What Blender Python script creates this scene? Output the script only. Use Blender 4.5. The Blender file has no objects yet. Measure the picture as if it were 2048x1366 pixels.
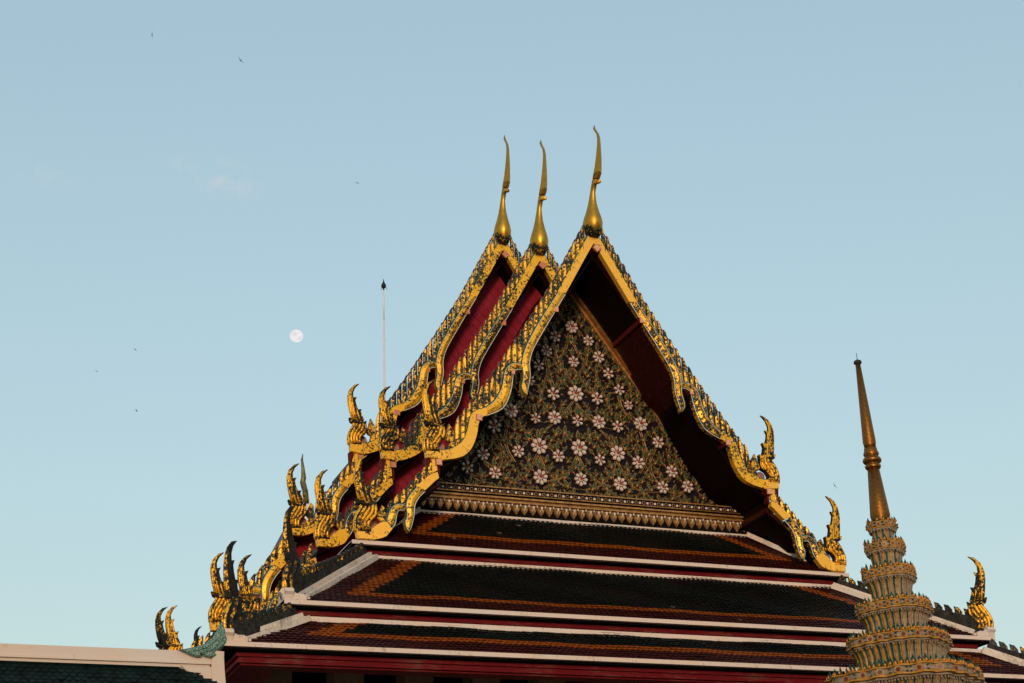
import bpy, math, random
from mathutils import Vector, Matrix
R = math.radians
rnd = random.Random(7)
sc = bpy.context.scene
col = sc.collection

# ------------------------------------------------------------------ camera, sky, sun, exposure
cam = bpy.data.cameras.new('camera')
cam_o = bpy.data.objects.new('camera', cam)
col.objects.link(cam_o)
sc.camera = cam_o
PITCH, ROLL, YAW = R(23.8959), R(-2.63206), R(22.476)
fwd = Vector((math.sin(YAW) * math.cos(PITCH), math.cos(YAW) * math.cos(PITCH), math.sin(PITCH)))
rt = Vector((math.cos(YAW), -math.sin(YAW), 0))
up = rt.cross(fwd)
r2 = rt * math.cos(ROLL) + up * math.sin(ROLL)
u2 = up * math.cos(ROLL) - rt * math.sin(ROLL)
M = Matrix((r2, u2, -fwd)).transposed().to_4x4()
M.translation = Vector((-17.1845, -35.0, 1.6))
cam_o.matrix_world = M
cam.sensor_width = 36.0
cam.lens = 36.0 * 3000.0 / 2048.0
cam.clip_start = 0.1
cam.clip_end = 4000

SUN_EL, SUN_AZ = R(6.5), R(203)          # azimuth clockwise from +Y
world = bpy.data.worlds.new('World')
sc.world = world
world.use_nodes = True
wn, wl = world.node_tree.nodes, world.node_tree.links
bg = wn['Background']
sky = wn.new('ShaderNodeTexSky')
sky.sky_type = 'NISHITA'
sky.sun_disc = False
sky.sun_elevation = SUN_EL
sky.sun_rotation = SUN_AZ
sky.air_density = 1.7
sky.dust_density = 1.2
sky.ozone_density = 3.2
tint = wn.new('ShaderNodeMix'); tint.data_type = 'RGBA'; tint.blend_type = 'MULTIPLY'
tint.inputs['Factor'].default_value = 1.0
soft = wn.new('ShaderNodeGamma'); soft.inputs['Gamma'].default_value = 0.41   # hazy evening air: an even, soft sky
wl.new(sky.outputs['Color'], soft.inputs['Color']); wl.new(soft.outputs['Color'], tint.inputs['A']); tint.inputs['B'].default_value = (0.965, 1.07, 1.10, 1)
# thin wisps of cloud in the sky, placed by direction
tc = wn.new('ShaderNodeTexCoord')
def cloud(az, el, w, h, tilt, amt, prev):
    d = Vector((math.sin(az) * math.cos(el), math.cos(az) * math.cos(el), math.sin(el)))
    ax = Vector((math.cos(az), -math.sin(az), 0))
    ay = ax.cross(d)
    a2 = ax * math.cos(tilt) + ay * math.sin(tilt)
    b2 = ay * math.cos(tilt) - ax * math.sin(tilt)
    def dot(v, s):
        n = wn.new('ShaderNodeVectorMath'); n.operation = 'DOT_PRODUCT'
        wl.new(tc.outputs['Generated'], n.inputs[0]); n.inputs[1].default_value = v
        m = wn.new('ShaderNodeMath'); m.operation = 'DIVIDE'
        wl.new(n.outputs['Value'], m.inputs[0]); m.inputs[1].default_value = s
        return m.outputs[0]
    comb = wn.new('ShaderNodeCombineXYZ')
    wl.new(dot(a2, w), comb.inputs[0]); wl.new(dot(b2, h), comb.inputs[1])
    ln = wn.new('ShaderNodeVectorMath'); ln.operation = 'LENGTH'
    wl.new(comb.outputs[0], ln.inputs[0])
    mr = wn.new('ShaderNodeMapRange'); mr.interpolation_type = 'SMOOTHSTEP'
    mr.inputs['From Min'].default_value = 1.0; mr.inputs['From Max'].default_value = 0.0
    wl.new(ln.outputs['Value'], mr.inputs['Value'])
    nz = wn.new('ShaderNodeTexNoise'); nz.inputs['Scale'].default_value = 60; nz.inputs['Detail'].default_value = 6
    nz.inputs['Distortion'].default_value = 0.8
    wl.new(tc.outputs['Generated'], nz.inputs['Vector'])
    mr2 = wn.new('ShaderNodeMapRange'); mr2.inputs['From Min'].default_value = 0.42; mr2.inputs['From Max'].default_value = 0.72
    wl.new(nz.outputs['Fac'], mr2.inputs['Value'])
    mu = wn.new('ShaderNodeMath'); mu.operation = 'MULTIPLY'
    wl.new(mr.outputs[0], mu.inputs[0]); wl.new(mr2.outputs[0], mu.inputs[1])
    mu2 = wn.new('ShaderNodeMath'); mu2.operation = 'MULTIPLY'
    wl.new(mu.outputs[0], mu2.inputs[0]); mu2.inputs[1].default_value = amt
    mix = wn.new('ShaderNodeMix'); mix.data_type = 'RGBA'
    wl.new(mu2.outputs[0], mix.inputs['Factor'])
    wl.new(prev, mix.inputs['A']); mix.inputs['B'].default_value = (1.45, 1.38, 1.40, 1)
    return mix.outputs['Result']
o = cloud(R(10.0), R(30.1), 0.046, 0.020, R(-14), 0.42, tint.outputs['Result'])
o = cloud(R(2.9), R(29.6), 0.034, 0.014, R(-20), 0.2, o)
wl.new(o, bg.inputs['Color'])
bg.inputs['Strength'].default_value = 0.14

sun = bpy.data.lights.new('sun', 'SUN')
sun.energy = 0.58
sun.angle = R(12)
sun.color = (1.0, 0.80, 0.58)
sun_o = bpy.data.objects.new('sun', sun)
col.objects.link(sun_o)
sd = Vector((math.sin(SUN_AZ) * math.cos(SUN_EL), math.cos(SUN_AZ) * math.cos(SUN_EL), math.sin(SUN_EL)))
sun_o.rotation_euler = sd.to_track_quat('Z', 'Y').to_euler()
sun_o.location = sd * 80

sc.view_settings.view_transform = 'Standard'
sc.view_settings.look = 'None'
sc.view_settings.gamma = 1
sc.view_settings.exposure = 1.76

# ------------------------------------------------------------------ materials
class NT:
    def __init__(s, name):
        s.m = bpy.data.materials.new(name); s.m.use_nodes = True
        s.n = s.m.node_tree.nodes; s.l = s.m.node_tree.links
        s.b = s.n['Principled BSDF']
        g = s.n.new('ShaderNodeNewGeometry'); s.pos = g.outputs['Position']
    def noise(s, scale, detail=4, rough=0.55, vec=None, dist=0.0):
        n = s.n.new('ShaderNodeTexNoise'); n.inputs['Scale'].default_value = scale
        n.inputs['Detail'].default_value = detail; n.inputs['Roughness'].default_value = rough
        n.inputs['Distortion'].default_value = dist
        s.l.new(vec or s.pos, n.inputs['Vector']); return n.outputs['Fac']
    def scale(s, v):
        n = s.n.new('ShaderNodeVectorMath'); n.operation = 'MULTIPLY'
        s.l.new(s.pos, n.inputs[0]); n.inputs[1].default_value = v; return n.outputs[0]
    def voro(s, scale, vec=None, feature='F1'):
        n = s.n.new('ShaderNodeTexVoronoi'); n.inputs['Scale'].default_value = scale; n.feature = feature
        s.l.new(vec or s.pos, n.inputs['Vector']); return n
    def math(s, op, a, b=0.0):
        n = s.n.new('ShaderNodeMath'); n.operation = op
        for i, v in enumerate((a, b)):
            if isinstance(v, (int, float)): n.inputs[i].default_value = v
            else: s.l.new(v, n.inputs[i])
        return n.outputs[0]
    def ramp(s, f, a, b, lo=0.0, hi=1.0):
        n = s.n.new('ShaderNodeMapRange'); n.inputs['From Min'].default_value = a; n.inputs['From Max'].default_value = b
        n.inputs['To Min'].default_value = lo; n.inputs['To Max'].default_value = hi
        s.l.new(f, n.inputs['Value']); return n.outputs[0]
    def mix(s, f, a, b):
        n = s.n.new('ShaderNodeMix'); n.data_type = 'RGBA'
        for k, v in (('Factor', f), ('A', a), ('B', b)):
            if isinstance(v, (int, float)): n.inputs[k].default_value = v
            elif isinstance(v, tuple): n.inputs[k].default_value = (*v[:3], 1)
            else: s.l.new(v, n.inputs[k])
        return n.outputs['Result']
    def set(s, k, v):
        if isinstance(v, (int, float)): s.b.inputs[k].default_value = v
        elif isinstance(v, tuple): s.b.inputs[k].default_value = (*v[:3], 1)
        else: s.l.new(v, s.b.inputs[k])
        return s
    def bump(s, h, strength=0.3, dist=0.02):
        n = s.n.new('ShaderNodeBump'); n.inputs['Strength'].default_value = strength
        n.inputs['Distance'].default_value = dist
        s.l.new(h, n.inputs['Height']); s.l.new(n.outputs[0], s.b.inputs['Normal']); return s

MAT = {}
def gold(name, wear, dark=(0.022, 0.020, 0.018), c1=(1.0, 0.49, 0.015), c2=(0.92, 0.42, 0.03), metal=0.45, flake=1.0):
    t = NT(name)
    big = t.noise(1.7, 5, 0.6)
    fl = t.noise(13, 6, 0.72)
    fl2 = t.noise(48, 3, 0.6)
    v = t.math('ADD', t.math('ADD', t.math('MULTIPLY', fl, 0.55), t.math('MULTIPLY', fl2, 0.15)), t.math('MULTIPLY', big, 0.30))
    mask = t.ramp(v, wear - 0.012, wear + 0.012)
    tone = t.mix(t.noise(5, 3), c1, c2)
    t.set('Base Color', t.mix(mask, dark, tone))
    t.set('Metallic', t.math('MULTIPLY', mask, metal))
    t.set('Roughness', t.ramp(t.noise(14, 3), 0.3, 0.7, 0.33, 0.52)).set('Specular IOR Level', t.ramp(mask, 0, 1, 0.12, 0.5))
    t.bump(t.math('ADD', mask, fl2), 0.25*flake, 0.008)
    MAT[name] = t.m
gold('gilt_clean', 0.425, c1=(1.0, 0.52, 0.085), c2=(1.0, 0.44, 0.02), metal=0.40)
gold('gilt_worn', 0.475)
gold('gilt_ragged', 0.512)
gold('gilt_black', 0.562, dark=(0.014, 0.013, 0.010))
gold('gilt_smooth', 0.38, c1=(0.72, 0.34, 0.03), c2=(0.36, 0.19, 0.035), metal=0.95, flake=0.12)

def plain(name, c, rough=0.5, var=0.25, scale=6, metal=0.0, grain=None, spec=0.2):
    t = NT(name); t.set('Specular IOR Level', spec if metal == 0 else 0.5)
    vec = t.scale(grain) if grain else None
    n = t.noise(scale, 5, 0.6, vec)
    a = tuple(x * (1 - var) for x in c); b = tuple(min(1, x * (1 + var)) for x in c)
    t.set('Base Color', t.mix(t.ramp(n, 0.3, 0.7), a, b)).set('Roughness', rough).set('Metallic', metal)
    t.bump(n, 0.15, 0.01)
    MAT[name] = t.m
plain('green_glass', (0.008, 0.085, 0.045), 0.25, 0.4, 20)
plain('white_glass', (0.62, 0.60, 0.55), 0.3, 0.15, 30)
plain('red_rod', (0.17, 0.018, 0.022), 0.5)
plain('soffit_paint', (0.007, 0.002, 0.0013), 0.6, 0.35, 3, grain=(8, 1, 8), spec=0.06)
plain('purlin_paint', (0.085, 0.008, 0.007), 0.6, 0.3, 5, spec=0.08)
plain('purlin_face', (0.52, 0.19, 0.10), 0.5, 0.2, 20)
plain('purlin_relief', (0.80, 0.46, 0.31), 0.5, 0.1, 20)
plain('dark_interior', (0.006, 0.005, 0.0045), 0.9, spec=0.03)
plain('column_paint', (0.36, 0.19, 0.10), 0.7, 0.15, 2)
plain('tile_maroon', (0.033, 0.0045, 0.004), 0.42, 0.6, 9, spec=0.09)
plain('tile_orange', (0.225, 0.046, 0.004), 0.42, 0.45, 9, spec=0.09)
plain('tile_green', (0.0030, 0.0052, 0.0045), 0.42, 0.7, 9, spec=0.07)
plain('tile_dusty', (0.10, 0.065, 0.045), 0.6, 0.4, 9, spec=0.05)
plain('gallery_tile', (0.004, 0.011, 0.010), 0.42, 0.7, 6, spec=0.12)
plain('glass_night', (0.006, 0.0055, 0.012), 0.4, 0.8, 3, spec=0.08)
plain('relief_gold', (0.39, 0.18, 0.056), 0.42, 0.5, 9, metal=0.45)
plain('trim_bronze', (0.36, 0.16, 0.04), 0.34, 0.5, 8, metal=0.7)
plain('leaf_glass', (0.012, 0.062, 0.027), 0.3, 0.6, 12)
plain('petal', (0.62, 0.47, 0.40), 0.3, 0.35, 30)
plain('flower_heart', (0.32, 0.035, 0.02), 0.35, 0.3, 40)
plain('ceramic_white', (0.25, 0.178, 0.122), 0.5, 0.38, 14)
plain('ceramic_yellow', (0.38, 0.155, 0.010), 0.4, 0.4, 12)
plain('ceramic_green', (0.010, 0.042, 0.020), 0.4, 0.5, 12)
plain('ceramic_orange', (0.60, 0.20, 0.02), 0.35, 0.3, 9)
plain('ceramic_maroon', (0.115, 0.018, 0.022), 0.35, 0.3, 9)
plain('pole_plaster', (0.36, 0.17, 0.13), 0.8, 0.3, 6)
plain('bird_black', (0.012, 0.012, 0.013), 0.8)
plain('mast_white', (0.72, 0.62, 0.58), 0.5, 0.06, 2)
plain('mast_black', (0.012, 0.013, 0.015), 0.4)
plain('paving', (0.16, 0.145, 0.13), 0.85, 0.3, 0.7)

t = NT('pediment_ground')                             # dark glass ground with glints painted in as dull gold flecks
n = t.noise(2.5, 4); n2 = t.noise(17, 5, 0.7)
c = t.mix(t.ramp(n, 0.38, 0.62), (0.006, 0.005, 0.0045), (0.007, 0.007, 0.016))
t.set('Base Color', t.mix(t.ramp(n2, 0.55, 0.60), c, (0.055, 0.026, 0.009))).set('Roughness', 0.5).set('Specular IOR Level', 0.08)
MAT['pediment_ground'] = t.m
t = NT('red_wall')                                    # old red lacquer boards with scuffs
n = t.noise(2.2, 6, 0.65)
sc1 = t.noise(9, 3, 0.5, t.scale((7, 7, 0.6)))
base = t.mix(t.ramp(n, 0.3, 0.7), (0.17, 0.007, 0.016), (0.27, 0.013, 0.027))
jt = t.n.new('ShaderNodeTexWave'); jt.wave_type = 'BANDS'; jt.bands_direction = 'DIAGONAL'; jt.inputs['Scale'].default_value = 1.6
jt.inputs['Distortion'].default_value = 0.15; t.l.new(t.scale((1, 0, 1)), jt.inputs['Vector'])
base = t.mix(t.ramp(jt.outputs['Fac'], 0.0, 0.035, 0.75, 0.0), base, (0.03, 0.003, 0.004))
t.set('Base Color', t.mix(t.ramp(sc1, 0.60, 0.72), base, (0.24, 0.055, 0.055))).set('Roughness', 0.6).set('Specular IOR Level', 0.08)
MAT['red_wall'] = t.m
t = NT('red_beam')                                    # red mouldings worn to bare brown wood along the grain
n = t.noise(3, 6, 0.7, t.scale((0.9, 14, 22)))
n2 = t.noise(1.1, 4, 0.6)
v = t.math('ADD', t.math('MULTIPLY', n, 0.65), t.math('MULTIPLY', n2, 0.35))
t.set('Base Color', t.mix(t.ramp(v, 0.53, 0.60), t.mix(n2, (0.085, 0.003, 0.006), (0.17, 0.008, 0.013)), (0.13, 0.055, 0.038))).set('Roughness', 0.65).set('Specular IOR Level', 0.08)
t.bump(n, 0.4, 0.01)
MAT['red_beam'] = t.m
def stucco(name, c, grime):
    t = NT(name)
    n = t.noise(1.6, 6, 0.65)
    f = t.noise(14, 6, 0.7)
    streak = t.noise(5, 4, 0.6, t.scale((6, 6, 0.7)))
    v = t.math('ADD', t.math('MULTIPLY', n, 0.4), t.math('ADD', t.math('MULTIPLY', f, 0.3), t.math('MULTIPLY', streak, 0.3)))
    warm = t.mix(t.ramp(t.noise(0.9, 3), 0.35, 0.7), c, (c[0] * 1.02, c[1] * 0.9, c[2] * 0.78))
    d = t.mix(t.ramp(v, grime, grime + 0.11), warm, (0.24, 0.19, 0.155))
    t.set('Base Color', d).set('Roughness', 0.8)
    t.bump(f, 0.2, 0.01)
    MAT[name] = t.m
stucco('lime_white', (0.63, 0.495, 0.43), 0.53)
stucco('lime_grimy', (0.60, 0.50, 0.43), 0.50)
stucco('lime_smooth', (0.58, 0.47, 0.41), 0.60)
t = NT('soot_mortar')                                 # hip ridges gone black, a few flecks of old gold
n = t.noise(7, 8, 0.75)
f = t.noise(22, 5, 0.7)
c = t.mix(t.ramp(n, 0.35, 0.65), (0.008, 0.008, 0.007), (0.046, 0.040, 0.034))
t.set('Base Color', t.mix(t.ramp(f, 0.66, 0.69), c, (0.26, 0.17, 0.02))).set('Roughness', 0.9).set('Specular IOR Level', 0.1)
t.bump(n, 0.6, 0.03)
MAT['soot_mortar'] = t.m
t = NT('spire_mosaic')                                # rows of small bronze gold tiles
w1 = t.n.new('ShaderNodeTexWave'); w1.wave_type = 'BANDS'; w1.bands_direction = 'Z'; w1.inputs['Scale'].default_value = 14
w1.inputs['Distortion'].default_value = 0.4; t.l.new(t.pos, w1.inputs['Vector'])
n = t.noise(40, 3)
mk = t.math('ADD', t.math('MULTIPLY', w1.outputs['Fac'], 0.5), t.math('MULTIPLY', n, 0.5))
t.set('Base Color', t.mix(t.ramp(mk, 0.25, 0.6), (0.045, 0.02, 0.008), (0.38, 0.14, 0.022))).set('Metallic', 0.9)
t.set('Roughness', t.ramp(n, 0.3, 0.7, 0.30, 0.5)); t.bump(mk, 0.35, 0.01)
MAT['spire_mosaic'] = t.m
t = NT('green_mosaic')
v1 = t.voro(26, feature='DISTANCE_TO_EDGE'); v2 = t.voro(26)
tone = t.mix(v2.outputs['Color'], (0.012, 0.085, 0.060), (0.030, 0.155, 0.110))
t.set('Base Color', t.mix(t.ramp(v1.outputs['Distance'], 0.03, 0.07), (0.36, 0.34, 0.27), tone)).set('Roughness', 0.35)
MAT['green_mosaic'] = t.m
t = NT('moonlight')
n = t.noise(0.16, 4, 0.55)
em = t.mix(t.ramp(n, 0.40, 0.62), (0.96, 0.90, 0.90), (0.76, 0.76, 0.79))
t.set('Base Color', (0, 0, 0)).set('Emission Color', em).set('Emission Strength', 0.275).set('Roughness', 1.0)
MAT['moonlight'] = t.m
t = NT('distant_gilt')
t.set('Base Color', t.mix(t.ramp(t.noise(6, 5, 0.7), 0.4, 0.6), (0.05, 0.042, 0.02), (0.26, 0.19, 0.05))).set('Roughness', 0.5).set('Metallic', 0.3)
MAT['distant_gilt'] = t.m

# ------------------------------------------------------------------ mesh builder
def lerp(a, b, f): return tuple(x + (y - x) * f for x, y in zip(a, b))
def resample(pts, n):
    L = [0.0]
    for a, b in zip(pts, pts[1:]): L.append(L[-1] + math.dist(a, b))
    out = []
    for k in range(n):
        d = L[-1] * k / (n - 1)
        i = 0
        while i < len(L) - 2 and L[i + 1] < d: i += 1
        seg = L[i + 1] - L[i]
        out.append(lerp(pts[i], pts[i + 1], 0 if seg == 0 else (d - L[i]) / seg))
    return out
def smooth_pts(pts, it=2):
    for _ in range(it):
        q = [pts[0]]
        for a, b in zip(pts, pts[1:]): q += [lerp(a, b, .25), lerp(a, b, .75)]
        q.append(pts[-1]); pts = q
    return pts
class MB:
    def __init__(s): s.v, s.f, s.mi, s.ms, s.sm = [], [], [], [], []
    def mid(s, m):
        if m not in s.ms: s.ms.append(m)
        return s.ms.index(m)
    def face(s, ids, m, smooth=False): s.f.append(tuple(ids)); s.mi.append(s.mid(m)); s.sm.append(smooth)
    def poly(s, pts, m):
        i = len(s.v); s.v += [tuple(p) for p in pts]; s.face(range(i, i + len(pts)), m)
    def box(s, a, b, m):
        (x0, y0, z0), (x1, y1, z1) = a, b
        i = len(s.v)
        s.v += [(x0,y0,z0),(x1,y0,z0),(x1,y1,z0),(x0,y1,z0),(x0,y0,z1),(x1,y0,z1),(x1,y1,z1),(x0,y1,z1)]
        for q in ((3,2,1,0),(4,5,6,7),(0,1,5,4),(1,2,6,5),(2,3,7,6),(3,0,4,7)): s.face([i + k for k in q], m)
    def hexa(s, p, m):                                  # eight corners: bottom ring then top ring
        i = len(s.v); s.v += [tuple(q) for q in p]
        for q in ((3,2,1,0),(4,5,6,7),(0,1,5,4),(1,2,6,5),(2,3,7,6),(3,0,4,7)): s.face([i + k for k in q], m)
    def rings(s, rings, m, closed=True, caps=True, smooth=True, mats=None):
        n = len(rings[0]); i0 = len(s.v)
        for r in rings: s.v += [tuple(p) for p in r]
        for a in range(len(rings) - 1):
            for k in range(n if closed else n - 1):
                k2 = (k + 1) % n
                mm = mats[k % len(mats)] if mats else m
                s.face((i0 + a*n + k, i0 + a*n + k2, i0 + (a+1)*n + k2, i0 + (a+1)*n + k), mm, smooth)
        if caps and closed:
            s.face([i0 + k for k in reversed(range(n))], m); s.face([i0 + (len(rings)-1)*n + k for k in range(n)], m)
    def tube(s, pts, r, m, n=5, smooth=True):
        rr = r if isinstance(r, (list, tuple)) else [r] * len(pts)
        rings = []
        P = [Vector(p) for p in pts]
        for i, p in enumerate(P):
            d = (P[min(i + 1, len(P) - 1)] - P[max(i - 1, 0)]).normalized()
            a = d.cross(Vector((0, 1, 0)))
            if a.length < 1e-3: a = d.cross(Vector((1, 0, 0)))
            a.normalize(); b = d.cross(a)
            rings.append([p + (a * math.cos(2*math.pi*k/n) + b * math.sin(2*math.pi*k/n)) * rr[i] for k in range(n)])
        s.rings(rings, m, smooth=smooth)
    def lathe(s, prof, c, m, n=20, smooth=True):         # prof: (z, r)
        rings = [[(c[0] + r*math.cos(2*math.pi*k/n), c[1] + r*math.sin(2*math.pi*k/n), z) for k in range(n)] for z, r in prof]
        s.rings(rings, m, smooth=smooth)
    def plate(s, poly, frame, th, m, inset=0.0, raise_=0.0, mback=None):
        """solid from a 2D outline; frame(u, v, w): w < 0 is the front. th: thickness or f(u, v)."""
        n = len(poly)
        area = sum(poly[i][0]*poly[(i+1)%n][1] - poly[(i+1)%n][0]*poly[i][1] for i in range(n))
        P = poly if area > 0 else poly[::-1]
        T = th if callable(th) else (lambda u, v: th)
        i0 = len(s.v)
        s.v += [tuple(frame(u, v, T(u, v))) for u, v in P]
        s.v += [tuple(frame(u, v, -T(u, v) + raise_)) for u, v in P]
        Q = []
        for k in range(n):
            a, b, c = Vector(P[k-1]), Vector(P[k]), Vector(P[(k+1) % n])
            d1 = (b - a).normalized(); d2 = (c - b).normalized()
            nrm = Vector((-(d1.y + d2.y), d1.x + d2.x))
            if nrm.length < 0.35: nrm = (a + c) / 2 - b
            if nrm.length > 1e-6: nrm.normalize()
            Q.append(b + nrm * inset * min(1.5, 1 / max(.5, abs(1 + d1.dot(d2)) / 2) ** .5))
        s.v += [tuple(frame(q.x, q.y, -T(q.x, q.y))) for q in Q]
        for k in range(n):
            k2 = (k + 1) % n
            s.face((i0+k2, i0+k, i0+n+k, i0+n+k2), mback or m)
            s.face((i0+n+k2, i0+n+k, i0+2*n+k, i0+2*n+k2), m)
        s.face([i0 + 2*n + k for k in range(n)], m)
        s.face([i0 + k for k in reversed(range(n))], mback or m)
    def build(s, name, parent=None, loc=(0, 0, 0)):
        me = bpy.data.meshes.new(name)
        me.from_pydata(s.v, [], s.f)
        for m in s.ms: me.materials.append(MAT[m])
        me.polygons.foreach_set('material_index', s.mi)
        me.polygons.foreach_set('use_smooth', s.sm)
        me.update()
        ob = bpy.data.objects.new(name, me)
        ob.location = loc
        col.objects.link(ob)
        if parent: ob.parent = parent
        return ob
def thing(name, label, cat, loc=(0, 0, 0), group=None):
    e = bpy.data.objects.new(name, None); e.empty_display_size = 0.3
    e.location = loc; col.objects.link(e)
    return tag(e, label, cat, group)
def tag(o, label, cat, group=None):
    o['label'] = label; o['category'] = cat
    if group: o['group'] = group
    return o
def structure(ob): ob['kind'] = 'structure'; return ob
def stuff(ob): ob['kind'] = 'stuff'; return ob
def label(ob, s): ob['label'] = s; return ob

# ------------------------------------------------------------------ ground
g = MB(); g.poly([(-900, -900, 0), (900, -900, 0), (900, 900, 0), (-900, 900, 0)], 'paving')
structure(g.build('ground'))

# ================================================================== TEMPLE
temple = thing('temple_hall', 'large red Thai temple hall with three stepped gilded gables and tiled skirt roofs', 'temple')

# --- gable profile, traced in the plane of the front gable (x from the axis, z)
APEX = 22.12
S1o = [(0.0, 22.30), (0.2, 22.02), (1.26, 20.09)]
S1i = [(0.0, 21.84), (0.14, 21.62), (1.0, 20.08)]
S2o = [(1.26,20.06),(1.78,19.25),(2.11,18.69),(2.36,18.2),(2.46,17.86),(2.48,17.68),(2.44,17.45),(2.45,17.27),(2.52,17.08),(2.49,16.92),(2.37,16.79)]
S2i = [(1.02,20.04),(1.53,19.19),(1.91,18.55),(2.13,18.15),(2.22,17.86),(2.24,17.68),(2.22,17.45),(2.25,17.25),(2.31,17.03),(2.34,16.9),(2.36,16.8)]
S3o = [(2.46,17.70),(2.66,17.74),(2.8,17.69),(2.94,17.57),(3.01,17.4),(3.04,17.18),(3.1,16.94),(3.22,16.7),(3.36,16.5),(3.57,16.33)]
S3i = [(2.46,17.54),(2.58,17.54),(2.66,17.51),(2.72,17.44),(2.75,17.3),(2.77,17.1),(2.83,16.84),(2.96,16.5),(3.13,16.28),(3.54,16.09)]
S4o = [(3.57,16.32),(3.83,16.23),(4.0,16.1),(4.06,15.93),(4.12,15.63),(4.25,15.3),(4.49,15.11),(4.69,15.01),(4.9,14.98)]
S4i = [(3.54,16.09),(3.66,16.06),(3.77,15.93),(3.81,15.8),(3.84,15.56),(3.94,15.26),(4.09,14.99),(4.35,14.82),(4.87,14.7)]
BASE1 = [(4.87,14.98),(5.30,15.02),(5.27,14.74),(4.87,14.70)]
STRAP = [(5.02,14.74),(5.15,14.74),(5.12,14.34),(4.98,14.42)]
FIN1 = [(4.63,15.76),(4.7,15.5),(4.75,15.35),(4.72,15.28),(4.62,15.23),(4.67,15.02),(4.48,15.06),(4.47,15.2),(4.49,15.55)]
HH = [(4.97,16.97),(5.15,16.91),(5.3,16.74),(5.35,16.52),(5.33,16.27),(5.27,16.0),(5.2,15.82),(5.22,15.77),(5.31,15.79),(5.26,15.66),(5.14,15.6),(5.19,15.5),(5.28,15.37),(5.33,15.22),(5.33,15.02),(5.28,14.9),(4.9,14.9),(4.91,14.98),(4.98,15.04),(4.98,15.13),(4.91,15.24),(4.78,15.31),(4.74,15.42),(4.77,15.58),(4.76,15.74),(4.85,15.69),(4.92,15.85),(4.95,15.99),(4.91,16.11),(5.02,16.09),(5.08,16.25),(5.11,16.39),(5.06,16.51),(5.17,16.48),(5.18,16.64),(5.11,16.82)]
S6o = [(4.99,14.37),(5.21,14.27),(5.4,14.09),(5.57,13.94)]
S6i = [(4.95,14.21),(5.09,14.09),(5.21,13.96),(5.34,13.84)]
S7o = [(5.57,13.91),(5.71,13.76),(5.83,13.58),(5.87,13.41),(5.84,13.19),(5.85,13.06),(5.9,12.98),(5.87,12.80),(5.79,12.70)]
S7i = [(5.34,13.81),(5.52,13.62),(5.62,13.43),(5.64,13.2),(5.65,13.11),(5.68,12.99),(5.71,12.88),(5.75,12.76),(5.78,12.71)]
S8o = [(5.86,13.40),(6.07,13.43),(6.21,13.36),(6.31,13.22),(6.36,13.05),(6.37,12.93)]
S8i = [(5.90,13.25),(6.01,13.27),(6.09,13.21),(6.12,13.06),(6.14,12.89),(6.22,12.77)]
S9o = [(6.37,12.92),(6.48,12.91),(6.59,12.86),(6.77,12.70)]
S9i = [(6.22,12.76),(6.3,12.65),(6.40,12.52),(6.73,12.43)]
BASE2 = [(6.73,12.69),(7.18,12.70),(7.13,12.42),(6.73,12.42)]
FIN2 = [(6.48,13.36),(6.57,13.18),(6.63,13.05),(6.6,12.99),(6.53,12.92),(6.55,12.86),(6.40,12.9),(6.38,13.12),(6.4,13.29)]
TIPS1 = [(0.30,22.42),(0.36,22.32),(1.52,20.2),(1.85,19.66),(2.55,18.57),(3.11,17.72),(3.81,16.70),(4.35,16.0),(4.6,15.7)]
TIPS2 = [(5.10,14.72),(5.29,14.53),(5.47,14.35),(5.64,14.15),(5.83,13.92),(6.02,13.72),(6.2,13.55),(6.4,13.34)]
ROOF1 = [(0,21.95),(1.2,19.85),(2.3,17.95),(2.75,17.45),(3.0,16.98),(3.5,16.28),(3.85,16.06),(4.05,15.7),(4.2,15.3),(4.6,15.0),(5.05,14.75)]
ROOF2 = [(4.9,14.22),(5.5,13.78),(5.85,13.33),(6.1,13.28),(6.3,12.95),(6.6,12.70),(7.1,12.47)]
def interp(tab, x):
    if x <= tab[0][0]:
        (a, b), (c, d) = tab[0], tab[1]; return b + (d-b)*(x-a)/(c-a)
    for (a, b), (c, d) in zip(tab, tab[1:]):
        if x <= c: return b + (d - b) * (x - a) / (c - a)
    (a, b), (c, d) = tab[-2], tab[-1]; return b + (d - b) * (x - a) / (c - a)
OUT1 = [(0,22.25),(1.26,20.05),(1.78,19.25),(2.11,18.69),(2.36,18.2),(2.46,17.9),(2.52,17.72),(2.66,17.74),(2.8,17.69),(2.94,17.57),(3.0,17.4),(3.05,17.1),(3.22,16.7),(3.36,16.5),(3.57,16.33),(3.83,16.23),(4.0,16.08),(4.08,15.8),(4.12,15.6),(4.25,15.3),(4.49,15.1),(4.9,14.98)]
OUT2 = [(5.0,14.36),(5.21,14.27),(5.4,14.09),(5.57,13.93),(5.71,13.76),(5.83,13.56),(5.9,13.41),(6.07,13.43),(6.21,13.36),(6.31,13.2),(6.36,13.0),(6.5,12.91),(6.77,12.7)]

def remap(xk, zk):                                     # piecewise map of the traced profile to another gable
    return lambda p: (interp(xk, p[0]), interp(zk, p[1]))
ZID = [(12.42, 12.42), (22.3, 22.3)]
XID = [(0, 0), (7.2, 7.2)]
Z2 = [(12.42, 13.35), (14.4, 15.55), (14.85, 16.24), (17.7, 19.0), (22.1, 23.47)]
Z3 = [(12.42, 14.56), (14.4, 16.8), (14.85, 17.51), (17.7, 20.63), (22.1, 25.38)]
G = [dict(y=0.0, f=remap(XID, ZID)), dict(y=3.95, f=remap(XID, Z2)), dict(y=6.99, f=remap([(0, 0), (5.0, 5.08), (7.2, 7.28)], Z3))]
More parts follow.
